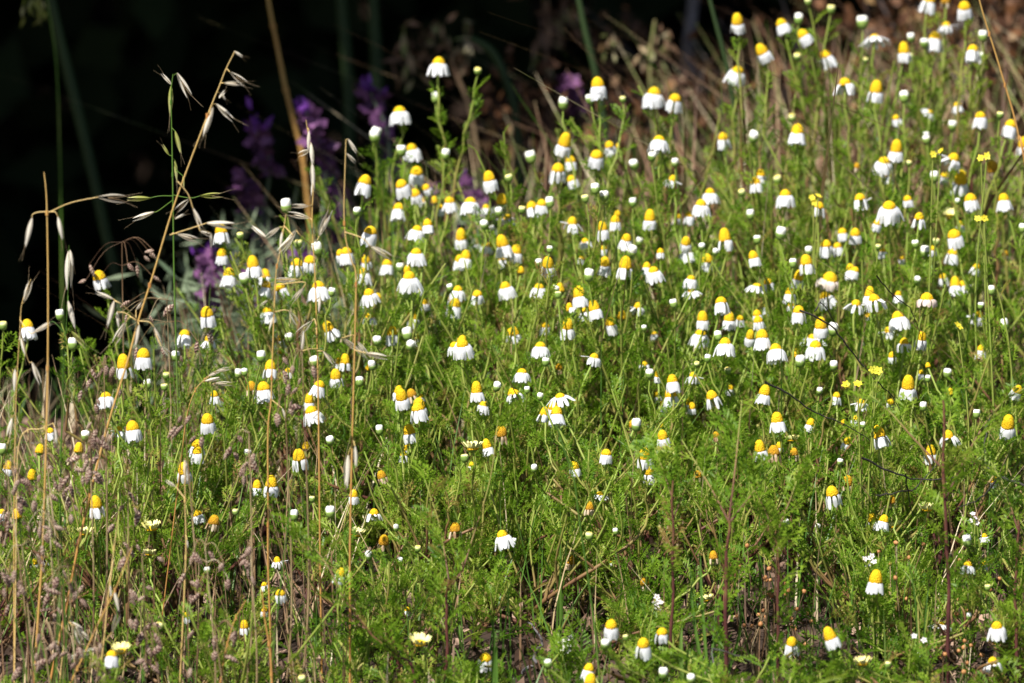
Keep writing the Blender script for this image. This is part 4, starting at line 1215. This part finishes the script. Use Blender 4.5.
# grey dead branch and pale blurred grass heads
b_ = MB()
d_ = 4.1
c = spline([at(697, -25, d_), at(691, 20, d_), at(688, 55, d_), at(697, 85, d_), at(712, 110, d_), at(730, 180, d_), at(740, 260, d_)], 6)
base = c[-1].copy()
base[2] = float(ground(base[0], base[1])) - 0.01
c = np.vstack([c, base])
b_.tube(c - base, np.linspace(0.0055, 0.008, len(c)), 7)
c2 = spline([at(692, 60, d_), at(670, 90, d_), at(640, 100, d_), at(600, 92, d_)], 6)
b_.tube(c2 - base, np.linspace(0.006, 0.003, len(c2)), 6)
o = link('dead_branch', b_.mesh('dead_branch', M['grey_wood']), loc=tuple(base))
tag(o, 'blurred grey dead branch curving down from the top edge', 'branch')


def far_grass(label, d, path, rad, mat, heads_=(), hm='field', grp='blurred grasses in the hollow'):
    pts = [at(x, y, d) for x, y in path]
    base = pts[-1].copy()
    base[2] = float(ground(base[0], base[1])) - 0.01
    pts.append(base)
    r = root('tall_grass', base, label, 'tall grass', grp)
    c = spline(pts, 6)
    b = MB()
    rr = np.interp(np.linspace(0, 1, len(c)), [0, 0.3, 1], [rad * 0.7, rad, rad])
    b.tube(c - base, rr, 5, 0.6)
    link('blade', b.mesh('blade', M[mat]), r)
    for (x, y, s) in heads_:
        hb = MB()
        p0 = at(x, y, d)
        q = p0 - base + rng.normal(0, 1, (16, 3)) * np.array([0.006, 0.006, 0.010]) * s
        leaf_cloud(hb, q, 0.018 * s, 1.6, 0.3)
        link('seed_head', hb.mesh('seed_head', M[hm]), r)


far_grass('dim broad green blade slanting through the black hollow at the upper left', 3.6, [(45, -30), (58, 30), (75, 100), (92, 170), (105, 230), (118, 300)], 0.005, 'shade_grass' if 'shade_grass' in M else 'grass')
far_grass('dim upright green blade above the lavender, first of a close pair', 4.0, [(338, -40), (343, 20), (348, 70), (350, 130), (352, 220)], 0.006, 'shade_grass')
far_grass('dim upright green blade above the violet lavender tip, second of a close pair', 4.0, [(372, -40), (374, 20), (377, 70), (380, 130), (384, 220)], 0.006, 'shade_grass')
far_grass('blurred grass with pale tan seed heads above the highest daisy', 3.7, [(470, 48), (452, 60), (470, 110), (480, 180), (484, 260)], 0.0018, 'field', [(408, 42, 1.1), (420, 48, 1.1), (438, 36, .9), (462, 36, 1.0), (462, 52, .8)])
far_grass('blurred arching grass blade right of the highest daisy', 3.6, [(470, 38), (492, 52), (508, 85), (516, 120), (520, 200)], 0.004, 'shade_grass')
far_grass('blurred grass with drooping pale heads near the top, upper middle', 3.9, [(548, 0), (546, 40), (548, 90), (552, 170)], 0.0015, 'field', [(546, 10, 1.2), (545, 30, 1.1), (563, 12, .7), (576, 20, .7)])
far_grass('blurred grass with rosy heads left of the grey dead branch', 3.6, [(655, 20), (650, 60), (652, 110), (658, 200)], 0.0015, 'field', [(646, 50, .7), (664, 40, .6), (662, 80, .6), (612, 42, .6)])
far_grass('blurred grass with two hanging heads in the top left corner', 3.4, [(50, -20), (46, -8), (56, 60), (60, 160), (62, 280)], 0.0008, 'grass', [(26, 6, .55), (39, 3, .6)], 'green_husk')
far_grass('blurred thin green blade left of the grey dead branch at the top', 3.4, [(575, -20), (585, 30), (597, 80), (606, 140), (610, 220)], 0.003, 'shade_grass')
far_grass('blurred thin blade right of the grey dead branch at the top', 3.2, [(705, -20), (715, 20), (723, 50), (730, 85), (735, 150)], 0.002, 'shade_grass')

# ------------------------------------------------------------------ yellow blossoms, tiny white flowers, seed stalks
def blossom(name, label, cat, grp, d, pts_, s, mat, npet, ctr):
    x0, y0 = np.mean([p[0] for p in pts_]), np.mean([p[1] for p in pts_])
    b0 = at(x0, y0 + 60, d)
    base = np.array([b0[0] + rng.normal(0, .01), d - 2.5, 0])
    base[2] = float(ground(base[0], base[1])) - 0.004
    r = root(name, base, label, cat, grp)
    st, lf = MB(), MB()
    me = MB()
    for k in range(npet):
        a = 2 * math.pi * k / npet
        c, s_ = math.cos(a), math.sin(a)
        u = np.array([c, s_, 0])
        w = np.array([-s_, c, 0])
        u = u * rng.uniform(.7, 1.0)
        v = [u * .1, u * .5 + w * .34 + np.array([0, 0, .16]), u * 1.0 + np.array([0, 0, .2]) + w * .12, u * 1.0 - w * .12 + np.array([0, 0, .2]), u * .5 - w * .34 + np.array([0, 0, .16])]
        me.add(v, quads=[[0, 1, 2, 3]], tris=[[0, 3, 4]])
    me.lathe([(0.22, 0.02), (0.2, 0.14), (0.1, 0.2), (0.004, 0.22)], 8, mat=1)
    m = me.mesh('blossom', [M[mat], M[ctr]])
    for (x, y) in pts_:
        p = at(x, y, d + rng.uniform(-.01, .01))
        c = spline([base, (base * .4 + p * .6) + np.array([rng.normal(0, .006), 0, 0]), p], 5)
        st.tube(c - base, np.linspace(0.0009, 0.0005, len(c)), 4, 0.2)
        leafy(lf, c - base, 5, 0.01, 0.02, 0.2, 0.8)
        rot = Matrix.Rotation(R(rng.uniform(15, 75)), 4, 'X') @ Matrix.Rotation(rng.uniform(0, 6), 4, 'Z')
        link('blossom', m, r, mat4=Matrix.Translation(Vector(p - base)) @ Matrix.Rotation(rng.normal(0, .4), 4, 'Y') @ rot @ Matrix.Scale(s, 4))
    link('stem', st.mesh('blossom_stem', M['stem']), r)
    link('foliage', lf.mesh('blossom_foliage', M['leaf']), r)


YG = 'yellow blossoms among the chamomile'
blossom('yellow_wildflower', 'bright yellow blossom alone before the brown field, above a blurred daisy', 'yellow flower', YG, 2.9, [(812, 198), (818, 196), (814, 203)], .0031, 'yellow', 6, 'yellow')
blossom('yellow_wildflower', 'pale yellow blossoms left of the ragged daisy, upper right', 'yellow flower', YG, 2.85, [(933, 154), (941, 151)], .0031, 'yellow', 6, 'yellow')
blossom('yellow_wildflower', 'bright yellow blossoms touching the ochre withered cone, upper right', 'yellow flower', YG, 2.85, [(981, 158), (987, 156)], .0031, 'yellow', 6, 'yellow')
blossom('yellow_wildflower', 'small yellow blossom below the plain daisy, right', 'yellow flower', YG, 2.8, [(978, 219), (984, 218)], .0031, 'yellow', 6, 'yellow')
blossom('yellow_wildflower', 'small yellow blossoms scattered low among leaves left of the leaning cone', 'yellow flower', YG, 2.66, [(878, 371), (873, 370), (858, 384), (846, 385)], .0034, 'yellow', 6, 'yellow')
blossom('yellow_wildflower', 'small yellow blossom under the pinkish cream flower', 'yellow flower', YG, 2.7, [(958, 326)], .0038, 'yellow', 6, 'yellow')
WG = 'tiny white flowers near the ground'
blossom('tiny_wildflower', 'tiny white flower cluster beside the dark fallen branch, bottom middle', 'tiny flower', WG, 2.52, [(561, 643), (565, 640), (569, 645), (563, 648), (568, 650), (571, 638), (566, 654)], .0022, 'tiny_white', 5, 'litter')
blossom('tiny_wildflower', 'tiny white flower cluster left of the dark maroon stem, above the low pair', 'tiny flower', WG, 2.54, [(654, 604), (658, 602), (660, 608), (655, 610), (661, 603), (657, 597)], .0022, 'tiny_white', 5, 'litter')
blossom('tiny_wildflower', 'tiny white flower cluster above the egg-shaped cone, lower right', 'tiny flower', WG, 2.56, [(865, 559), (870, 558), (874, 562), (868, 566), (872, 556)], .0022, 'tiny_white', 5, 'litter')
blossom('tiny_wildflower', 'tiny white flower cluster above the tilted white bud, lower right', 'tiny flower', WG, 2.6, [(973, 514), (975, 518), (971, 521), (977, 523)], .0022, 'tiny_white', 5, 'litter')
blossom('tiny_wildflower', 'tiny white flowers by the bottom edge under the flat open daisy', 'tiny flower', WG, 2.5, [(918, 657), (914, 636), (924, 640), (920, 652)], .0022, 'tiny_white', 5, 'litter')

sb = MB()
sb.lathe([(0.02, -0.5), (0.3, -0.42), (0.5, -0.1), (0.46, 0.25), (0.2, 0.48), (0.03, 0.62)], 9)
SEED = sb.mesh('seed_capsule', M['seed'])


def seed_stalk(label, d, cx, cy, w, h, n):
    b0 = at(cx, 700, d)
    base = np.array([b0[0], d - 2.5, 0])
    base[2] = float(ground(base[0], base[1])) - 0.004
    r = root('seed_stalk', base, label, 'seed stalk', 'dry seed stalks in the lower right')
    st = MB()
    for k in range(n):
        p = at(cx + rng.uniform(-w, w) / 2, cy + rng.uniform(-h, h) / 2, d + rng.uniform(-.04, .04))
        p[2] = max(p[2], float(ground(p[0], p[1])) + 0.012)
        c = spline([base, base * .45 + p * .55 + np.array([rng.normal(0, .004), 0, 0]), p], 4)
        st.tube(c - base, 0.00035, 3, 0.7)
        link('seed_capsule', SEED, r, mat4=Matrix.Translation(Vector(p - base)) @ Matrix.Rotation(rng.normal(0, .5), 4, 'Y') @ Matrix.Scale(rng.uniform(.0022, .0032), 4))
    link('stem', st.mesh('seed_stem', M['dry']), r)


seed_stalk('dry stalk of tiny orange seed capsules between the two dark maroon stems', 2.58, 757, 590, 40, 90, 16)
seed_stalk('dry stalk of tiny orange seed capsules right of the second maroon stem', 2.6, 805, 620, 40, 80, 13)
seed_stalk('dry stalk of tiny orange seed capsules left of the tallest maroon stem', 2.6, 905, 580, 60, 90, 14)
seed_stalk('dry stalk of tiny orange seed capsules between tallest maroon stem and right edge', 2.6, 975, 590, 50, 70, 12)
seed_stalk('dry stalk of tiny orange seed capsules at the bottom under the tent-shaped daisy', 2.52, 965, 655, 60, 40, 10)

# ------------------------------------------------------------------ thick maroon stems standing in front
def maroon(label, d, path, forks, rad):
    pts = [at(x, y, d) for x, y in path]
    base = pts[-1].copy()
    base[2] = float(ground(base[0], base[1])) - 0.004
    pts[-1] = base
    r = root('leafy_stalk', base, label, 'leafy stalk', 'thick maroon stalks')
    rad *= 0.72
    c = spline(pts, 8)
    k_ = np.linspace(0, 1, len(c))
    c[1:-1, 0] += (0.0009 * np.sin(k_ * 7 + rng.uniform(0, 6)) + 0.0003 * np.sin(k_ * 23 + rng.uniform(0, 6)))[1:-1]
    b, lf = MB(), MB()
    b.tube(c - base, np.linspace(rad * 0.5, rad, len(c)) * (1 + 0.22 * (np.arange(len(c)) % 9 == 4)), 7, np.clip(np.linspace(0.6, 0.95, len(c)) + rng.normal(0, 0.05, len(c)), 0, 1))
    global OFF
    OFF = base
    leafy(lf, (c - base)[::-1], 12, 0.014, 0.026, 0.2, 1.0)
    for f in forks:
        q = spline([at(x, y, d + 0.01 * i_) for i_, (x, y) in enumerate(f)], 6)
        b.tube(q - base, np.linspace(rad * 0.45, rad * 0.25, len(q)), 6, np.linspace(0.75, 0.2, len(q)))
        leafy(lf, q - base, 9, 0.012, 0.022, 0.1, 1.0)
    OFF = np.zeros(3)
    link('stem', b.mesh('stem', M['stem']), r)
    link('foliage', lf.mesh('foliage', M['leaf'], smooth=False), r)


maroon('thick dark maroon stalk forking three ways beside the half-shed daisy', 2.48, [(729, 520), (728, 545), (727, 600), (725, 660), (724, 700)], [[(729, 522), (712, 490), (700, 470), (682, 440)], [(729, 520), (735, 470), (738, 440), (742, 400)], [(730, 522), (755, 490), (775, 465)]], 0.0021)
maroon('second dark maroon stalk, thinner, under the withered pinkish cone', 2.49, [(775, 535), (777, 560), (779, 620), (780, 700)], [[(775, 536), (765, 510), (745, 470), (735, 440)], [(776, 535), (790, 500), (800, 470)]], 0.0015)
maroon('tallest dark maroon stalk, running from the narrow cone to the bottom right', 2.50, [(943, 400), (944, 440), (946, 500), (948, 560), (947, 620), (946, 700)], [[(944, 470), (915, 440), (890, 412), (870, 395)], [(945, 500), (975, 440), (1000, 405), (1030, 385)]], 0.0019)
maroon('dark stalk standing between the low pair of daisies and the maroon fork', 2.50, [(673, 480), (674, 520), (672, 580), (670, 640), (669, 700)], [[(673, 500), (663, 470), (655, 450)], [(673, 520), (685, 490), (700, 470)]], 0.0016)
maroon('dark stalk crossing the withered cone in brown tatters, lower middle', 2.50, [(449, 580), (446, 640), (443, 700)], [[(449, 582), (445, 555), (438, 520), (425, 480)], [(448, 590), (462, 570), (472, 540), (490, 480), (498, 420)]], 0.0018)
maroon('dark maroon stalk at the right edge below the round cone', 2.52, [(1018, 520), (1017, 580), (1016, 640), (1014, 700)], [[(1018, 530), (1005, 490), (990, 460)]], 0.0018)
maroon('slanting maroon stalk low in the middle, left of the cream cup', 2.47, [(342, 598), (370, 632), (398, 655), (412, 672), (420, 700)], [[(344, 600), (330, 570), (312, 545), (290, 525)]], 0.0013)

# ------------------------------------------------------------------ dead twigs
def twig(label, d, paths, rad, mat='twig', name='dead_twig', cat='twig'):
    pts0 = [at(x, y, d) for x, y in paths[0]]
    lo = min(pts0, key=lambda p: p[2])
    base = lo.copy()
    b = MB()
    for k, p in enumerate(paths):
        c = spline([at(x, y, d + 0.012 * i_) for i_, (x, y) in enumerate(p)], 5)
        c = c + rng.normal(0, rad * 0.25, c.shape)
        b.tube(c - base, np.linspace(rad, rad * 0.4, len(c)) * (0.55 if k == 0 else 0.42), 6)
    o = link(name, b.mesh(name, M[mat]), loc=tuple(base))
    tag(o, label, cat)


twig('black dead twig lying below the small short daisy near the right edge', 2.56, [[(1030, 486), (1005, 478), (988, 468), (985, 440), (990, 415)], [(1000, 476), (980, 498), (955, 510)]], 0.0016)
twig('black dead twig lattice crossing behind the tallest maroon stalk', 2.58, [[(862, 458), (890, 472), (925, 480), (965, 476)], [(875, 496), (900, 492), (915, 488), (940, 462)], [(905, 474), (908, 492), (912, 515)]], 0.0014)
twig('thin black twig slanting behind the leaning cone daisies, right', 2.62, [[(800, 310), (830, 325), (850, 350), (875, 380), (895, 400), (905, 430)], [(815, 312), (822, 303), (840, 330)]], 0.0012)
twig('thin black twig running down behind the tilted ochre cone', 2.6, [[(765, 382), (790, 395), (815, 412), (845, 425), (870, 440)]], 0.0012)
twig('thin dark twig left of the pinkish cream flower', 2.66, [[(876, 275), (890, 292), (905, 304), (912, 312), (925, 350)]], 0.0009)
twig('thick weathered fallen branch on the ground at the bottom middle', 2.56, [[(505, 690), (520, 675), (535, 664), (550, 657)], [(535, 664), (540, 640), (528, 622)]], 0.0028, 'grey_wood', 'fallen_branch', 'branch')
twig('bent grey dead stem folded at a sharp angle, bottom edge right of middle', 2.46, [[(714, 690), (713, 670), (712, 650)], [(712, 648), (735, 655), (760, 666), (785, 678), (800, 690)]], 0.0010, 'grey_wood', 'bent_stem', 'dead stem')
twig('thin black fallen twig along the bottom edge right of the orange stems', 2.52, [[(272, 668), (300, 676), (330, 674), (352, 670)]], 0.0009)


# ------------------------------------------------------------------ green grass tufts (single broad blades)
def blades(label, d, list_, wd):
    x0 = np.mean([b[1][0] for b in list_])
    b0 = at(x0, 690, d)
    base = np.array([b0[0], d - 2.5, 0])
    base[2] = float(ground(base[0], base[1])) - 0.004
    r = root('grass_tuft', base, label, 'grass', 'green grass tufts')
    for (t, m) in list_:
        tip, mid = at(*t, d + rng.uniform(-.02, .02)), at(*m, d)
        c = spline([base + np.array([rng.normal(0, .004), 0, 0]), mid, tip], 6)
        n_ = len(c)
        tt = np.linspace(0, 1, n_)
        w = 0.45 * wd * np.sin(math.pi * np.clip(0.25 + 0.75 * tt, 0, 0.995))
        s = np.array([1.0, 0.4 * rng.normal(), 0])
        s /= np.linalg.norm(s)
        g = np.stack([c - base - s * w[:, None], c - base + np.array([0, 0.0008, 0]), c - base + s * w[:, None]], 1)
        i = (np.arange(n_ - 1)[:, None] * 3 + np.arange(2)[None]).ravel()
        b = MB()
        b.add(g.reshape(-1, 3), np.stack([i, i + 1, i + 4, i + 3], -1))
        link('blade', b.mesh('blade', M['grass']), r)


blades('broad green blades left of the dark maroon fork, low', 2.5, [((700, 545), (702, 600)), ((740, 600), (738, 640)), ((690, 560), (694, 620))], 0.0022)
blades('broad green blade beside the square bottom daisy', 2.48, [((490, 610), (494, 650)), ((497, 640), (496, 665))], 0.0026)
blades('broad green blade right of the low pair, by the dark stalk', 2.48, [((682, 620), (681, 655)), ((690, 640), (686, 668))], 0.003)
blades('thin pale green blades left of the egg-shaped cone, lower right', 2.5, [((905, 545), (915, 600)), ((930, 575), (925, 620)), ((934, 580), (930, 630))], 0.0012)
blades('thin green blades crossing at the far left bottom', 2.45, [((2, 590), (20, 640)), ((55, 545), (60, 610)), ((75, 560), (68, 620)), ((20, 600), (30, 640)), ((48, 560), (58, 600))], 0.0011)
blades('thin green blades among quaking grass below the hooked straw', 2.5, [((20, 470), (24, 560)), ((60, 480), (62, 560)), ((80, 500), (78, 580)), ((100, 520), (96, 600))], 0.0012)
blades('green blades at the bottom right of the bent grey stem', 2.5, [((778, 640), (775, 665)), ((768, 610), (770, 650))], 0.0028)

# ------------------------------------------------------------------ stuff no one could count
def field_points(n, ymin, ymax, xr=0.62):
    y = rng.uniform(ymin, ymax, n)
    x = rng.uniform(-xr, xr, n) * (1 + y * 0.3)
    return x, y


def canopy(x, y):
    """How high the plants reach at (x, y) before they would hide the hollow."""
    d = y + 2.5
    pyh = np.clip(683 - (d - D_NEAR) / D_SPAN * 683, -60, 740)
    px_ = W / 2 + FPX * x / d
    pyh = np.maximum(pyh, edge_y(px_) + 25)
    ang = np.radians(PITCH) + np.arctan((pyh - H / 2) / FPX)
    return np.maximum(0.0, CAM_Z - d * np.tan(ang) - ground(x, y))


# feathery undergrowth between the plants
b_ = MB()
x, y = field_points(1000, -0.22, 0.9)
cz = canopy(x, y)
left = sstep(-0.24, -0.02, x)
keep = rng.uniform(0, 1, len(x)) < (0.14 + 0.86 * left) * (1 - 0.75 * sstep(0.15, 0.5, y))
for xi, yi, ci, k in zip(x, y, cz, keep):
    if not k:
        continue
    z = float(ground(xi, yi)) + rng.uniform(0.05, 1) ** 1.4 * max(0.015, 0.7 * ci - 0.03)
    TONE = 0.16 * math.sin(xi * 21 + yi * 9) - 0.1
    a = rng.uniform(0, 6.28)
    put_feather(b_, np.array([xi, yi, z]), (math.cos(a), math.sin(a), rng.uniform(0.1, 1.6)), rng.uniform(0.009, 0.019), rng.uniform(-1, 1))
x, y = field_points(1300, -0.15, 0.5)
for xi, yi in zip(x, y):
    if xi < -0.12 and rng.uniform() < 0.6:
        continue
    TONE = 0.12 * math.sin(xi * 17 + yi * 13) - 0.08
    z = float(ground(xi, yi)) + rng.uniform(0.002, 0.055)
    a = rng.uniform(0, 6.28)
    put_feather(b_, np.array([xi, yi, z]), (math.cos(a), math.sin(a), rng.uniform(0.2, 1.8)), rng.uniform(0.010, 0.022), rng.uniform(-1, 1))
TONE = 0.0
tag(link('feathery_undergrowth', b_.mesh('feathery_undergrowth', M['leaf'], smooth=False)), 'feathery green undergrowth filling the gaps between the daisies', kind='stuff')


def blade_field(n, ymin, ymax, h0, h1, wd, mat, name, label, dens, lean=0.35):
    b = MB()
    x, y = field_points(n, ymin, ymax, 0.75)
    p = dens(x, y)
    k = rng.uniform(0, 1, n) < p
    x, y = x[k], y[k]
    n = len(x)
    c = np.maximum(canopy(x, y), 0.03)
    h = np.minimum(rng.uniform(h0, h1, n), np.maximum(c * 1.0, 0.03))
    a = rng.uniform(0, 6.28, n)
    ln = rng.normal(0, lean, n) * h
    dx, dy = np.cos(a) * ln, np.sin(a) * ln
    g = ground(x, y)
    sx = np.cos(a + 1.57) * wd
    sy = np.sin(a + 1.57) * wd * 0.5
    t = np.array([0, 0.35, 0.7, 1.0])
    cx = x[:, None] + dx[:, None] * t ** 1.7
    cyy = y[:, None] + dy[:, None] * t ** 1.7
    cz_ = g[:, None] - 0.004 + h[:, None] * t
    wv = np.array([1, 0.9, 0.6, 0.08])
    L = np.stack([cx - sx[:, None] * wv, cyy - sy[:, None] * wv, cz_], -1)
    Rr = np.stack([cx + sx[:, None] * wv, cyy + sy[:, None] * wv, cz_], -1)
    v = np.stack([L, Rr], 2).reshape(-1, 3)
    o = np.arange(n)[:, None] * 8 + np.array([0, 2, 4])[None]
    q = np.stack([o, o + 1, o + 3, o + 2], -1).reshape(-1, 4)
    b.add(v, q)
    tag(link(name, b.mesh(name, M[mat])), label, kind='stuff')


blade_field(9500, -0.2, 1.6, 0.05, 0.34, 0.0007, 'dry', 'dry_grass', 'thin dry straw and dead stems standing among the plants', lambda x, y: np.where(x < -0.1, np.where(y < 0.5, 1.0, 0.06), 0.3), lean=0.5)
blade_field(4200, -0.2, 1.7, 0.06, 0.34, 0.0008, 'grass', 'green_grass', 'thin green grass blades standing among the plants', lambda x, y: np.where(x < -0.1, np.where(y < .6, 0.7, 0.1), 0.7))
blade_field(5000, 0.0, 0.7, 0.02, 0.10, 0.0007, 'grass', 'low_grass', 'short fine green grass close to the ground', lambda x, y: np.where(x < -0.1, 0.2, 0.35), lean=0.6)
blade_field(4600, 0.6, 1.25, 0.08, 0.36, 0.0022, 'field', 'brown_field', 'blurred brown dry field behind the daisies on the right', lambda x, y: np.clip(0.35 + x * 1.6, 0.05, 1), lean=0.8)
b_ = MB()
x, y = field_points(22000, -0.3, 1.2, 0.6)
leaf_cloud(b_, np.stack([x, y, ground(x, y) + 0.003], -1), 0.012, 0.0, 0.5)
tag(link('leaf_litter', b_.mesh('leaf_litter', M['litter'])), 'brown leaf litter scattered over the ground', kind='stuff')
